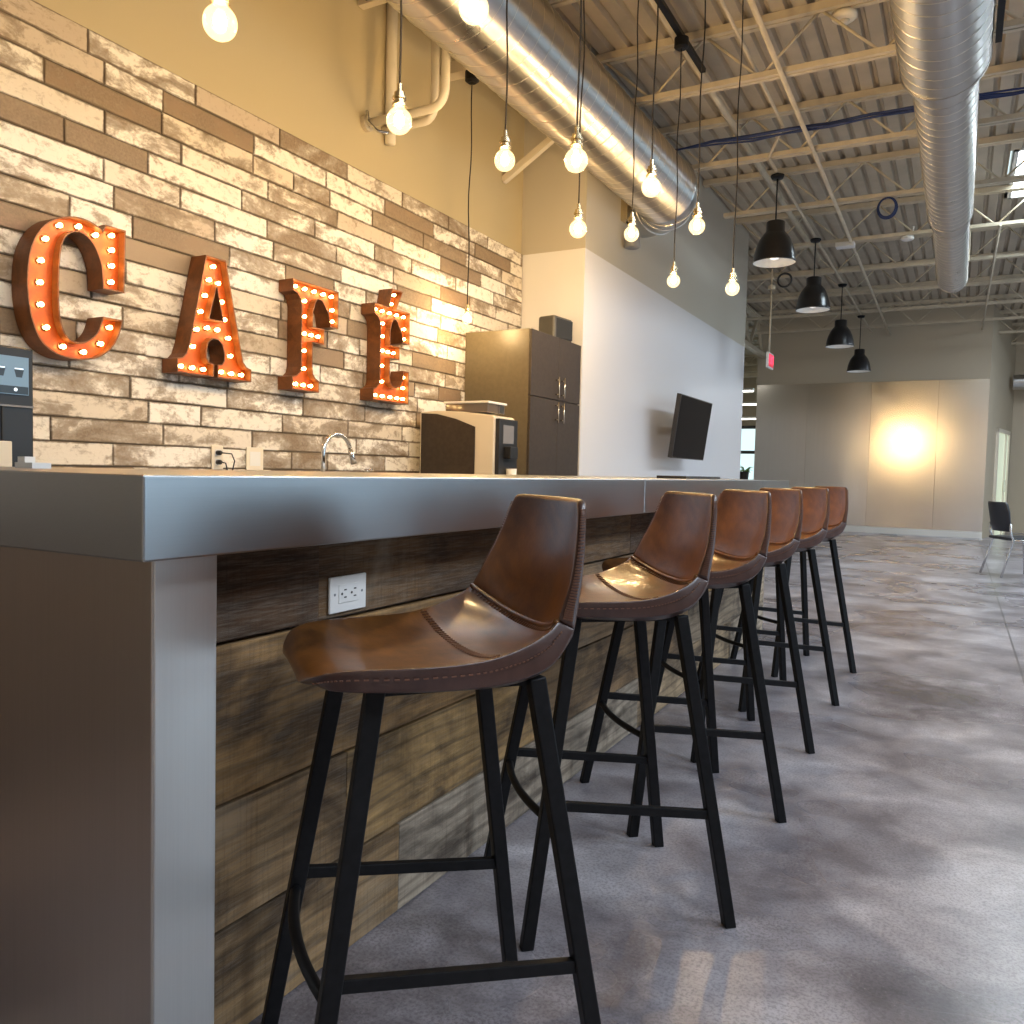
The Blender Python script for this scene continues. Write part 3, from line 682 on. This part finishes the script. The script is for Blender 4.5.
def offset(L,d):
    # inward offset of a closed loop (sign from orientation)
    n=len(L); A=sum(L[i][0]*L[(i+1)%n][1]-L[(i+1)%n][0]*L[i][1] for i in range(n)); s=1 if A>0 else -1; out=[]
    for i in range(n):
        p0,p1,p2=V(L[i-1]),V(L[i]),V(L[(i+1)%n]); a=(p1-p0); b=(p2-p1)
        if a.length<1e-6 or b.length<1e-6: out.append(tuple(p1)); continue
        a.normalize(); b.normalize(); na=V((-a.y,a.x))*s; nb=V((-b.y,b.x))*s; m=(na+nb)
        if m.length<1e-4: out.append(tuple(p1+na*d)); continue
        m.normalize(); out.append(tuple(p1+m*d/max(.4,m.dot(na))))
    return out
def letter(name,label,outer,holes,bulbs,origin):
    t=thing(name,label,'letter sign',origin,'marquee letters on the tiled wall')
    face=XF-.04; loops=[outer]+holes
    vs,fs=fill_mesh(loops,face); o=MB().add(vs,fs).build('face_plate',M['rust_face'],t)
    vs,fs=fill_mesh(loops,XBK+.001); MB().add(vs,fs).build('back_plate',M['rust_side'],t)
    mb=MB()
    for k,L in enumerate(loops):
        I=offset(L,.006 if k==0 else -.006); n=len(L)
        vs=[(XBK,*p) for p in L]+[(XF,*p) for p in L]+[(XF,*p) for p in I]+[(face-.002,*p) for p in I]; f=[]
        for r in range(3):
            for i in range(n): f.append((r*n+i,r*n+(i+1)%n,(r+1)*n+(i+1)%n,(r+1)*n+i))
        mb.add(vs,f)
    mb.build('side_rim',M['rust_side'],t)
    for (y,z) in bulbs:
        b=MB().lathe([(.006,0),(.006,.008),(.008,.012),(.0098,.018),(.009,.025),(.0055,.029),(0,.030)],(face,y,z),12,'x').build('bulb',M['small_bulb'],t,smooth=True)
        MB().lathe([(.010,.0),(.015,.0),(.014,.005),(.0075,.006)],(face,y,z),12,'x').build('bulb_collar',M['brass'],b,smooth=True)
    return t
CO=[(2.352,2.094),(2.345,1.824),(2.243,1.822)]+catmull([(2.243,1.822),(2.236,1.915),(2.204,1.990),(2.155,2.028),(2.108,2.022),(2.074,1.985),(2.057,1.920),(2.050,1.786),(2.055,1.675),(2.080,1.603),(2.125,1.580),(2.174,1.594),(2.218,1.637),(2.243,1.705)])[1:]+[(2.338,1.706)]+catmull([(2.338,1.706),(2.320,1.638),(2.280,1.572),(2.214,1.525),(2.125,1.508),(2.038,1.519),(1.974,1.563),(1.936,1.648),(1.921,1.759),(1.926,1.873),(1.949,1.955),(1.990,2.02),(2.049,2.066),(2.123,2.090),(2.188,2.088),(2.243,2.066)])[1:]+[(2.255,2.094)]
CB=[(2.067,2.042),(2.149,2.060),(2.225,2.045),(2.300,2.062),(2.300,2.000),(2.300,1.933),(2.297,1.863),(2.009,1.974),(1.990,1.884),(1.986,1.797),(1.988,1.710),(2.011,1.623),(2.080,1.556),(2.170,1.546),(2.248,1.592),(2.290,1.668)]
letter('marquee_letter_c','big rust-orange marquee letter C with lit bulbs, leftmost on the tiles',CO,[],CB,(XBK,2.14,1.51))
# A
AO=[(2.785,2.095),(2.906,2.095)]+[(3.005,1.66)]+garc((3.040,1.64),.035,.055,200,265,4)+[(3.074,1.582),(3.074,1.515),(2.862,1.515),(2.862,1.578)]+garc((2.862,1.62),.03,.042,270,380,5)[1:]+garc((2.835,1.66),.065,.06,10,170,8)+garc((2.812,1.62),.028,.042,160,270,5)[0:]+[(2.840,1.578),(2.840,1.515),(2.620,1.515),(2.620,1.578)]+garc((2.655,1.635),.035,.055,275,340,4)
AO=[(2.785,2.095),(2.906,2.095),(3.008,1.665),(3.022,1.612),(3.045,1.588),(3.076,1.580),(3.076,1.515),(2.858,1.515),(2.858,1.578),(2.886,1.584),(2.898,1.604),(2.899,1.635),(2.888,1.675),(2.860,1.700),(2.826,1.700),(2.800,1.675),(2.790,1.635),(2.792,1.604),(2.803,1.586),(2.836,1.578),(2.836,1.515),(2.620,1.515),(2.620,1.580),(2.650,1.588),(2.672,1.612),(2.690,1.665)]
AH=[(2.806,1.795),(2.888,1.795),(2.850,1.955)]
AB=[(2.847,2.055),(2.822,1.985),(2.878,1.980),(2.798,1.905),(2.900,1.893),(2.772,1.824),(2.918,1.809),(2.812,1.752),(2.875,1.752),(2.750,1.735),(2.944,1.722),(2.728,1.650),(2.958,1.635),(2.660,1.548),(2.725,1.548),(2.790,1.548),(2.900,1.548),(2.965,1.548),(3.030,1.548)]
letter('marquee_letter_a','rust-orange marquee letter A with lit bulbs, second on the tiles',AO,[AH],AB,(XBK,2.85,1.51))
# F (local x 0..w, y 0..h)
def place(L,y0,z0): return [(y0+a,z0+b) for a,b in L]
FL=[(0,.60),(0,.535),(.035,.525),(.058,.50),(.068,.46),(.068,.13),(.058,.10),(.035,.08),(0,.07),(0,0),(.215,0),(.215,.065),(.185,.078),(.165,.10),(.160,.13),(.160,.275),(.255,.275),(.255,.365),(.160,.365),(.160,.46)]+garc((.215,.44),.05,.085,165,60,6)+[(.285,.46),(.303,.385),(.372,.385),(.372,.60)]
FB=[(.04,.567),(.115,.567),(.19,.567),(.265,.567),(.335,.567),(.342,.49),(.342,.425),(.114,.50),(.114,.415),(.114,.32),(.17,.32),(.225,.32),(.114,.225),(.114,.125),(.05,.034),(.11,.034),(.17,.034)]
letter('marquee_letter_f','rust-orange marquee letter F with lit bulbs, third on the tiles',place(FL,3.370,1.510),[],place(FB,3.370,1.510),(XBK,3.5,1.51))
EL=[(0,.60),(0,.535),(.03,.525),(.052,.50),(.062,.46),(.062,.13),(.052,.10),(.03,.08),(0,.07),(0,0),(.372,0),(.372,.215),(.312,.215),(.300,.15),(.275,.115),(.235,.098),(.195,.105),(.172,.125),(.166,.16),(.166,.278),(.265,.278),(.265,.365),(.166,.365),(.166,.46)]+garc((.215,.445),.045,.085,165,60,6)+[(.280,.46),(.302,.392),(.372,.392),(.372,.60),(.225,.60),(.292,.722),(.178,.722),(.145,.60)]
EB=[(.035,.567),(.105,.567),(.18,.567),(.255,.567),(.33,.567),(.338,.49),(.338,.425),(.112,.49),(.112,.41),(.112,.32),(.17,.32),(.228,.32),(.112,.225),(.112,.125),(.045,.034),(.12,.034),(.2,.034),(.275,.034),(.338,.034),(.338,.105),(.338,.175),(.198,.628),(.225,.690)]
letter('marquee_letter_e','rust-orange marquee letter E with an accent and lit bulbs, rightmost on the tiles',place(EL,4.076,1.514),[],place(EB,4.076,1.514),(XBK,4.25,1.51))

# ------------------------------------------------------------------ bar stools
HD,HW,TD,TW,TZ=.2534,.2167,.136,.140,.742
def leg_line(sd,sw,z):
    f=z/TZ; return V((sw*(HW+(TW-HW)*f), sd*(HD+(TD-HD)*f), z))
P0=[(-.248,.764,.105,.0,-.006),(-.237,.781,.158,.0,-.004),(-.200,.793,.199,.0,.002),(-.10,.787,.220,.0,.010),(.00,.782,.223,.0,.018),(.065,.782,.222,.006,.030),(.120,.789,.219,.018,.040),(.165,.808,.214,.032,.040),(.190,.845,.206,.042,.028),(.205,.895,.200,.042,.012),(.214,.945,.186,.036,.0),(.219,.990,.168,.028,.0),(.221,1.026,.154,.022,.0),(.222,1.046,.139,.018,.0)]
def seat_pt(v,u):
    # v index (float) along the centre line, u in -1..1 across
    i=min(int(v),len(P0)-2); t=v-i
    p=[V((*q,)) if False else q for q in (P0[max(i-1,0)],P0[i],P0[i+1],P0[min(i+2,len(P0)-1)])]
    c=[.5*((2*p[1][k])+(p[2][k]-p[0][k])*t+(2*p[0][k]-5*p[1][k]+4*p[2][k]-p[3][k])*t*t+(3*p[1][k]-p[0][k]-3*p[2][k]+p[3][k])*t**3) for k in range(5)]
    y,z,hw,wing,rise=c
    e=abs(u)**2.2
    vv=v/(len(P0)-1)
    dish=.008*math.exp(-((v-3.0)/2.0)**2)
    return V((hw*u, y-wing*e, z+rise*e-dish*(1-u*u)))
def seat_n(v,u):
    a=seat_pt(min(v+.05,len(P0)-1.001),u)-seat_pt(max(v-.05,0),u); b=seat_pt(v,min(u+.03,1))-seat_pt(v,max(u-.03,-1))
    return b.cross(a).normalized()
def thick(v,u):
    n=len(P0)-1
    K=[.024,.032,.042,.046,.050,.058,.060,.050,.038,.030,.026,.024,.023,.022,.022]; i=int(v); base=K[i]+(K[i+1]-K[i])*(v-i)
    return base*(1-(.22 if v<6.5 else .34)*abs(u)**3)
def shell(v0,v1,nu=12,mat_in=None):
    vsn=max(4,int((v1-v0)*2)); rows=[v0+(v1-v0)*i/vsn for i in range(vsn+1)]; us=[-1+2*j/nu for j in range(nu+1)]
    mb=MB(); top=[];mid=[];bot=[]
    vs=[]
    def idx(L,p): vs.append(p); return len(vs)-1
    T=[[idx(0,seat_pt(v,u)) for u in us] for v in rows]
    B=[]
    for v in rows:
        r=[]
        for u in us:
            uu=u*.97; p=seat_pt(v,uu)-seat_n(v,uu)*thick(v,u); r.append(idx(0,p))
        B.append(r)
    fs=[]
    for i in range(vsn):
        for j in range(nu):
            fs.append((T[i][j],T[i][j+1],T[i+1][j+1],T[i+1][j])); fs.append((B[i][j+1],B[i][j],B[i+1][j],B[i+1][j+1]))
    # rounded edge loop
    ring_t=[T[0][j] for j in range(nu+1)]+[T[i][nu] for i in range(1,vsn+1)]+[T[vsn][j] for j in range(nu-1,-1,-1)]+[T[i][0] for i in range(vsn-1,0,-1)]
    ring_b=[B[0][j] for j in range(nu+1)]+[B[i][nu] for i in range(1,vsn+1)]+[B[vsn][j] for j in range(nu-1,-1,-1)]+[B[i][0] for i in range(vsn-1,0,-1)]
    m=len(ring_t)
    for k in range(m):
        fs.append((ring_t[(k+1)%m],ring_t[k],ring_b[k],ring_b[(k+1)%m]))
    mb.add(vs,fs); return mb,vs,ring_t
VS=7.35
def make_stool():
    t=thing('bar_stool','x','bar stool',(0,0,0),'leather bar stools along the bar')
    for nm,v0,v1 in (('seat',0,VS),('backrest',VS,len(P0)-1.001)):
        mb,vs,ring=shell(v0,v1)
        o=mb.build(nm,M['leather'],t,smooth=True,fix=True)
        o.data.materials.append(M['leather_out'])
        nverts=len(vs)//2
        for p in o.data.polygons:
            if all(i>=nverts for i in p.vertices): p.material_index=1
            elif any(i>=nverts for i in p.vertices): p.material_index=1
        b=o.modifiers.new('bevel','BEVEL'); b.width=.009; b.segments=3; b.limit_method='ANGLE'; b.angle_limit=math.radians(50)
        b=o.modifiers.new('sub','SUBSURF'); b.levels=1; b.render_levels=1
        if nm=='seat':
            # raised piping and cross-stitches on the seams
            for vv,nst in ((4.6,34),(VS-.22,40)):
                mb2=MB()
                for j in range(nst):
                    u=-.93+1.86*j/(nst-1); a=seat_pt(vv-.11,u)+seat_n(vv,u)*.0025; c=seat_pt(vv+.11,u+.012)+seat_n(vv,u)*.0025
                    mb2.bar(a,c,.003,.0022)
                mb2.build('stitching',M['leather_thread'],o)
            mb3=MB(); mb3.tube([seat_pt(VS-.02,-.98+1.96*j/20)+seat_n(VS,-.98+1.96*j/20)*.001 for j in range(21)],.005,8); mb3.build('seam_piping',M['leather'],o,smooth=True); mb3=MB(); mb3.tube([seat_pt(4.6,-.98+1.96*j/20)-seat_n(4.6,-.98+1.96*j/20)*.0008 for j in range(21)],.003,6)
            mb3.build('seam_piping',M['leather'],o,smooth=True)
            for s in (-1,1):
                n=46; mb4=MB()
                for j in range(n):
                    v=.9+(VS-1.2)*j/n; a=seat_pt(v,s)-seat_n(v,s)*(thick(v,1)*.42)+V((s*.0022,0,0)); c=seat_pt(v+.07,s)-seat_n(v+.07,s)*(thick(v,1)*.42)+V((s*.0022,0,0))
                    mb4.bar(a,c,.002,.002)
                mb4.build('edge_stitching',M['leather_thread'],o)
        else:
            for s in (-1,1):
                n=40; mb4=MB()
                for j in range(n):
                    v=VS+.2+(len(P0)-2.0-VS)*j/n; nn=seat_n(v,s); w=seat_pt(v,s)-seat_pt(v,s*.97); w.normalize()
                    a=seat_pt(v,s)-nn*thick(v,1)*.25+w*.002; c=seat_pt(v+.04,s)-nn*thick(v,1)*.8+w*.002
                    mb4.bar(a,c,.003,.0025)
                mb4.build('edge_stitching',M['leather_thread'],o)
    # under-seat frame
    mb=MB(); z=TZ
    c=[leg_line(sd,sw,z) for sd,sw in ((-1,-1),(-1,1),(1,1),(1,-1))]
    for i in range(4): mb.bar(c[i]*.9+V((0,0,TZ*.1)),c[(i+1)%4]*.9+V((0,0,TZ*.1)),.03,.012)
    mb.bar((0,-.13,TZ),(0,.13,TZ),.06,.012)
    mb.build('seat_frame',M['black_metal'],t)
    for sd in (-1,1):
        for sw in (-1,1):
            p0=leg_line(sd,sw,0); p1=leg_line(sd,sw,TZ+.006)
            o=MB().bar(p0,p1,.026,.030,ref=(0,1,0)).build('leg',M['black_metal'],t,bevel=.003)
            for vx in o.data.vertices:
                if vx.co.z<.02: vx.co.z=0
    for sw in (-1,1):
        a=leg_line(-1,sw,.318); b=leg_line(1,sw,.268)
        MB().bar(a,b,.016,.022).build('stretcher',M['black_metal'],t,bevel=.002)
    a=leg_line(-1,-1,.29); b=leg_line(-1,1,.29); pts=[]
    for i in range(13):
        u=-1+2*i/12; pts.append((a.x+(b.x-a.x)*i/12,a.y-.022*(1-u*u),.29))
    MB().tube(pts,.010,8).build('footrest',M['black_metal'],t,smooth=True)
    return t
stools=[(-.800,1.190,-39.5,'brown leather bar stool nearest the camera, in front of the outlet'),
 (-.777,1.955,-48.3,'second brown leather bar stool from the camera along the bar'),
 (-.783,2.639,-46.9,'third brown leather bar stool from the camera along the bar'),
 (-.806,3.37,-46,'fourth brown leather bar stool from the camera along the bar'),
 (-.81,4.155,-46,'fifth brown leather bar stool from the camera, next to last in the row'),
 (-.812,4.92,-46,'farthest brown leather bar stool, at the end of the row along the bar')]
proto=make_stool()
for i,(x,y,a,lab) in enumerate(stools):
    o=proto if i==0 else copy_tree(proto)
    o.location=(x,y,0); o.rotation_euler=(0,0,math.radians(a)); o['label']=lab

# ------------------------------------------------------------------ globe bulb pendants
def globe(x,y,z,ztop,r,label,canopy=True):
    t=thing('pendant_bulb',label,'pendant lamp',(x,y,z),'bare globe bulbs on black cords')
    g=MB().lathe([(0,-r)]+[(r*math.sin(math.radians(a)),-r*math.cos(math.radians(a))) for a in range(12,150,12)]+[(r*.40,r*1.0),(r*.33,r*1.18)],(x,y,z),28).build('bulb_glass',M['bulb_glass'],t,smooth=True)
    k=r*.5
    MB().lathe([(0,-k*1.0)]+[(k*.75*math.sin(math.radians(a)),-k*1.0*math.cos(math.radians(a))) for a in (30,60,90,120,150)]+[(0,k*1.0)],(x,y,z+.1*r),14).build('filament',M['filament'],g,smooth=True)
    s=r*1.08; q_=1.35
    MB().lathe([(0,s),(r*.46,s),(r*.58,s+.06*r),(r*.58,s+.2*r),(r*.42,s+.26*r),(r*.42,s+.52*r),(r*.55,s+.58*r),(r*.55,s+.74*r),(r*.42,s+.8*r),(r*.42,s+1.08*r),(r*.2,s+1.2*r),(r*.2,s+1.75*r),(0,s+1.8*r)],(x,y,z),20).build('socket',M['brass'],t,smooth=False)
    n=14; rr=random.Random(int((x+10)*1000+y*77)); ph=rr.random()*6
    pts=[]
    for i in range(n+1):
        q=i/n; zz=z+s+1.5*r+(ztop-(z+s+1.5*r))*q; amp=.006*math.sin(math.pi*q)
        pts.append((x+amp*math.sin(q*13+ph),y+amp*math.cos(q*11+ph),zz))
    MB().tube(pts,.0042,8).build('cord',M['cord'],t,smooth=True)
    if canopy:
        MB().lathe([(0,-.075),(.03,-.075),(.05,-.06),(.05,0),(0,0)],(x,y,ztop+.07),20).build('canopy',M['black_metal'],t,smooth=False)
    return t
ordn=['first','second','third','fourth','fifth','sixth']
rowA=[(2.236,2.549),(3.028,2.347),(3.915,2.519),(4.711,2.545),(5.58,2.365)]
labA=['bare globe bulb cut off by the top edge, in front of the duct','large bare globe bulb low in front of the alcove corner','bare globe bulb in front of the end of the left duct, higher than its neighbours','bare globe bulb just below the far end of the left duct','lowest bare globe bulb of the stool-side row, farthest from the camera']
for (y,z),l in zip(rowA,labA): globe(-1.42,y*1.014,z+.004,4.425,.0475,l)
rowB=[(1.726,2.373),(2.592,2.421),(3.417,2.551),(4.267,2.46),(5.105,2.652),(6.009,2.542)]
labB=['nearest bare globe bulb, at the top left above the letters C and A','bare globe bulb in front of the paired wall pipes','bare globe bulb in front of the beige wall left of the alcove corner','bare globe bulb hanging directly below another at the alcove corner','bare globe bulb in front of the dark wall lamp under the duct','bare globe bulb before the white wall, lowest of the wall-side row']
k=1.85/1.95
for (y,z),l in zip(rowB,labB): globe(-1.85,y*k,1.09+(z-1.09)*k,4.075,.0465,l)
globe(-3.12,4.98,2.16,3.80,.036,'small bare bulb hanging by the tiles just above the tall cabinet',True)
o=MB().box(-3.35,-3.09,4.93,5.03,3.87,3.95).build('cord_bracket',M['joist']); tag(o,'small cream bracket under the duct holding the cord of the bulb by the cabinet','bracket')

# ------------------------------------------------------------------ black dome pendants
def dome(x,y,zb,zc,label,i):
    t=thing('dome_pendant',label,'pendant lamp',(x,y,zb),'black dome pendant lamps')
    prof=[(.20,0),(.203,.012),(.198,.03),(.19,.09),(.172,.16),(.145,.225),(.11,.275),(.088,.30),(.088,.385),(.080,.395),(0,.395)]
    sh=MB().lathe(prof,(x,y,zb),40).build('lamp_shade',M['shade_out'],t,smooth=True)
    MB().lathe([(.198,.004),(.186,.09),(.168,.16),(.140,.222),(.105,.27),(.0,.285)],(x,y,zb),40).build('inner_lining',M['shade_in'],sh,smooth=True)
    MB().lathe([(0,.03),(.04,.04),(.055,.08),(.04,.13),(.025,.17),(.025,.27)],(x,y,zb),20).build('light_bulb',simple('soft_white_bulb',(1,1,1),.4,emit=(1,.93,.85),es=.9) if 'sw' not in M else M['sw'],t,smooth=True)
    MB().tube([(x,y,zb+.39),(x,y,zc)],.007,8).build('stem',M['black_metal'],t,smooth=True)
    MB().lathe([(0,-.035),(.05,-.035),(.065,-.012),(.065,0),(0,0)],(x,y,zc),20).build('ceiling_canopy',M['black_metal'],t,smooth=True)
M['sw']=simple('soft_white_bulb',(1,1,1),.4,emit=(1,.93,.85),es=.9)
for i,((y,zb),l) in enumerate(zip([(8.27,3.17),(10.65,3.15),(13.25,3.08),(15.9,3.02)],
  ['largest black dome pendant lamp, nearest of the four','second black dome pendant lamp, beyond the largest one','third black dome pendant lamp from the camera','smallest black dome pendant lamp, in front of the steel sheets'])):
    dome(-1.68,y,zb,4.008,l,i)

# ------------------------------------------------------------------ exit sign
t=thing('exit_sign','small red lit exit sign hanging on a conduit past the white wall','exit sign',(-2.36,11.67,2.6))
hs=MB().box(-2.395,-2.36,11.5,11.84,2.59,2.80).build('housing',M['white_plastic'],t,bevel=.004)
MB().box(-2.36,-2.355,11.52,11.82,2.61,2.78).build('face',M['exit_face'],hs)
fc=bpy.data.curves.new('txt','FONT'); fc.body='EXIT'; fc.size=.17; fc.extrude=.002; fc.align_x='CENTER'; fc.align_y='CENTER'
fo=bpy.data.objects.new('txt',fc); COL.objects.link(fo)
dg=bpy.context.evaluated_depsgraph_get(); me=bpy.data.meshes.new_from_object(fo.evaluated_get(dg)); bpy.data.objects.remove(fo)
me.transform(Matrix.Translation((-2.352,11.67,2.695))@Matrix(((0,0,1,0),(.78,0,0,0),(0,1,0,0),(0,0,0,1))))
me.transform(Matrix.Translation(-V((-2.36,11.67,2.6)))); me.materials.clear(); me.materials.append(M['exit_red'])
xo=bpy.data.objects.new('exit_letters',me); COL.objects.link(xo); xo.parent=t
MB().tube([(-2.38,11.62,2.80),(-2.38,11.62,3.66)],.012,8).build('conduit_stem',M['joist'],t,smooth=True)
MB().lathe([(0,0),(.05,0),(.05,.05),(0,.05)],(-2.38,11.62,3.66),16).build('junction_box',M['joist'],t)
MB().tube([(-2.38,11.62,3.71),(-2.38,11.62,4.05)],.012,8).build('upper_stem',M['joist'],t,smooth=True)
o=MB().tube([(-2.22+.09*math.cos(q),11.66,3.78+.09*math.sin(q)) for q in [2*math.pi*k/24 for k in range(25)]],.014,8).build('cable_loop',M['black_plastic'],smooth=True); tag(o,'black cable loop above the hanging exit sign','cable')

# ------------------------------------------------------------------ television
t=thing('television','black flat television tilted on the white wall above the bar','television',(-2.6,8.6,1.56))
a=V((-2.42,7.82,1.885)); b=V((-2.42,8.97,1.885)); c=V((-2.535,9.09,1.26)); d_=V((-2.535,7.94,1.26))
nn=(b-a).cross(d_-a).normalized(); 
if nn.x>0: nn=-nn
mb=MB(); th=.045
mb.add([a,b,c,d_,a+nn*th,b+nn*th,c+nn*th,d_+nn*th],[(0,1,2,3),(4,7,6,5),(0,4,5,1),(1,5,6,2),(2,6,7,3),(3,7,4,0)]); mb.build('casing',M['tv_edge'],t,bevel=.004)
ce=(a+b+c+d_)/4; mb=MB(); mb.add([ce+(p-ce)*.965-nn*.0012 for p in (a,b,c,d_)]+[ce+(p-ce)*.965+nn*.002 for p in (a,b,c,d_)],[(0,1,2,3),(4,7,6,5),(0,4,5,1),(1,5,6,2),(2,6,7,3),(3,7,4,0)]); mb.build('screen',M['screen_off'],t)
MB().box(-2.768,-2.745,9.2,9.55,1.42,1.74).bar((-2.75,9.37,1.58),(-2.53,8.5,1.58),.05,.08).build('wall_mount',M['black_metal'],t)

# ------------------------------------------------------------------ far things
def tube_light(y,z,label,x0=-6.6,x1=-4.2):
    t=thing('tube_light',label,'ceiling light',(x0,y,z),'strip lights beyond the white wall')
    MB().box(x0,x1,y-.09,y+.09,z+.02,z+.07).build('housing',M['white_plastic'],t)
    MB().box(x0+.02,x1-.02,y-.07,y+.07,z,z+.02).build('tube',M['led_white'],t)
    for x in (x0+.3,x1-.3): MB().tube([(x,y,z+.06),(x,y,4.52)],.008,6).build('hanger',M['joist'],t)
for y,z,l in ((16.6,3.0,'lowest-hung strip light seen past the end of the white wall'),):
    pass
tube_light(19.0,3.03,'upper bright strip light seen past the end of the white wall')
tube_light(20.6,2.86,'middle bright strip light seen past the end of the white wall')
tube_light(13.4,3.7,'unseen strip light added behind the white wall, nearest its end',-6.8,-4.6)  # added out of view to brighten what the left steel sheet reflects
tube_light(15.6,3.7,'unseen strip light added behind the white wall, second from its end',-6.8,-4.6)  # second unseen light, added for the end face of the white block
tube_light(22.2,2.62,'lowest bright strip light, just above the far window')
for i,(y,z) in enumerate(((20.2,3.5),(21.0,3.72),(21.8,3.28))):
    o=MB().box(-8.9,-4.0,y-.05,y+.05,z,z+.09).build('cross_beam',M['joist']); tag(o,['middle cream cross beam seen past the white wall','uppermost cream cross beam seen past the white wall','lowest cream cross beam seen past the white wall'][i],'beam','beams beyond the white wall')
t=thing('potted_plant','small green plant in a dark pot in front of the far window','potted plant',(-5.38,23.7,.9))
o=MB().box(-6.2,-4.5,23.45,23.95,.84,.90).box(-6.15,-6.1,23.5,23.9,0,.84).box(-4.6,-4.55,23.5,23.9,0,.84).build('side_table',M['cab']); tag(o,'dark narrow table below the far window','table')
MB().lathe([(0,0),(.11,0),(.14,.34),(.12,.34),(0,.32)],(-5.42,23.7,.90),16).build('pot',M['pot'],t,smooth=False)
mb=MB(); rg=random.Random(4)
for i in range(26):
    q=rg.random()*6.28; p=V((-5.38,23.7,1.2)); L=.16+rg.random()*.18; e=p+V((math.cos(q)*L,math.sin(q)*L,rg.uniform(-.02,.22))); m_=(p+e)/2+V((0,0,.06)); sd=V((-math.sin(q),math.cos(q),0))*.03
    mb.add([p,m_+sd,e,m_-sd,m_+V((0,0,.01))],[(0,1,4),(1,2,4),(2,3,4),(3,0,4)])
mb.build('leaves',M['leaf'],t)
# stacking chairs at the right
def chair(label,x,y,rz):
    t=thing('chair',label,'chair',(0,0,0),'black chairs with silver legs')
    n=8; mb=MB(); R_=.34
    vs=[]
    for off in (0,.022):
        for z,h,yo in ((.53,.19,-.20),(.62,.215,-.215),(.75,.225,-.235),(.84,.215,-.255),(.87,.19,-.262)):
            for i in range(n+1):
                u=-1+2*i/n; vs.append((h*u,yo+.05*(u*u)-off,z))
    W_=n+1; fs=[]
    for s in (0,5*W_):
        for r in range(4):
            for i in range(n): fs.append((s+r*W_+i,s+r*W_+i+1,s+(r+1)*W_+i+1,s+(r+1)*W_+i))
    bd=[i for i in range(n+1)]+[r*W_+n for r in range(1,5)]+[4*W_+i for i in range(n-1,-1,-1)]+[r*W_ for r in range(3,0,-1)]
    for i in range(len(bd)): a_,b_=bd[i],bd[(i+1)%len(bd)]; fs.append((a_,b_,b_+5*W_,a_+5*W_))
    mb.add(vs,fs).build('backrest',M['chair_shell'],t,smooth=True)
    MB().box(-.22,.22,-.20,.24,.43,.465).build('seat',M['chair_shell'],t,bevel=.015)
    for s in (-1,1):
        MB().tube([(s*.235,-.18,.62),(s*.235,-.17,.50),(s*.235,-.14,.43),(s*.235,-.19,.25),(s*.245,-.26,.0)],.013,8).build('leg',M['chair_leg'],t,smooth=True)
        MB().tube([(s*.225,-.14,.43),(s*.225,.18,.43),(s*.235,.22,.36),(s*.245,.25,0)],.013,8).build('leg',M['chair_leg'],t,smooth=True)
    t.location=(x,y,0); t.rotation_euler=(0,0,math.radians(rz)); return t
c1=chair('black stacking chair with silver legs, left one of the pair at the right edge',.60,11.25,-66)
c2=copy_tree(c1); c2.location=(1.12,10.8,0); c2.rotation_euler=(0,0,math.radians(-20)); c2['label']='black stacking chair cut off by the right edge of the photo'

# ------------------------------------------------------------------ light
W=bpy.data.worlds.new('world'); S.world=W; W.use_nodes=True
bg=W.node_tree.nodes['Background']; bg.inputs[0].default_value=(.74,.92,.95,1); bg.inputs[1].default_value=1.3
def area(name,loc,rot,sx,sy,power,col):
    l=bpy.data.lights.new(name,'AREA'); l.shape='RECTANGLE'; l.size=sx; l.size_y=sy; l.energy=power; l.color=col
    o=bpy.data.objects.new(name,l); COL.objects.link(o); o.location=loc; o.rotation_euler=rot; return o
for i,(x0,x1,y0,y1) in enumerate(SKY2):
    area('skylight_daylight',((x0+x1)/2,(y0+y1)/2,4.46),(0,0,0),x1-x0,y1-y0,172,(.75,.86,1))
    f=MB().box(x0-.05,x0,y0,y1,4.44,4.5).box(x1,x1+.05,y0,y1,4.44,4.5).box(x0-.05,x1+.05,y0-.05,y0,4.44,4.5).box(x0-.05,x1+.05,y1,y1+.05,4.44,4.5).build('window_%d'%(i+7),M['base_white'],kind='structure')
for i,(a_,b_) in enumerate(wins):
    area('window_daylight',(8.16,(a_+b_)/2,1.9),(0,math.radians(90),0),2.7,b_-a_,32,(.42,.69,1))
area('skylight_daylight',(1.0,10.75,4.77),(0,0,0),1.2,1.5,90,(.75,.9,1))

# ------------------------------------------------------------------ camera
cam=bpy.data.cameras.new('camera'); co=bpy.data.objects.new('camera',cam); COL.objects.link(co)
cam.sensor_width=36; cam.lens=36*818/1024; cam.clip_start=.02
Rm=((0.87687952,0.04504738,-0.47859487),(0.48010559,-0.03214993,0.87662136),(0.02410271,-0.99846738,-0.04981911))
m4=Matrix.Identity(4)
for r in range(3):
    m4[r][0]=Rm[r][0]; m4[r][1]=-Rm[r][1]; m4[r][2]=-Rm[r][2]
m4[2][3]=1.09
co.matrix_world=m4
S.camera=co
S.view_settings.view_transform='Standard'; S.view_settings.look='None'; S.view_settings.gamma=1; S.view_settings.exposure=0.0
try: S.view_settings.use_curve_mapping=False
except Exception: pass
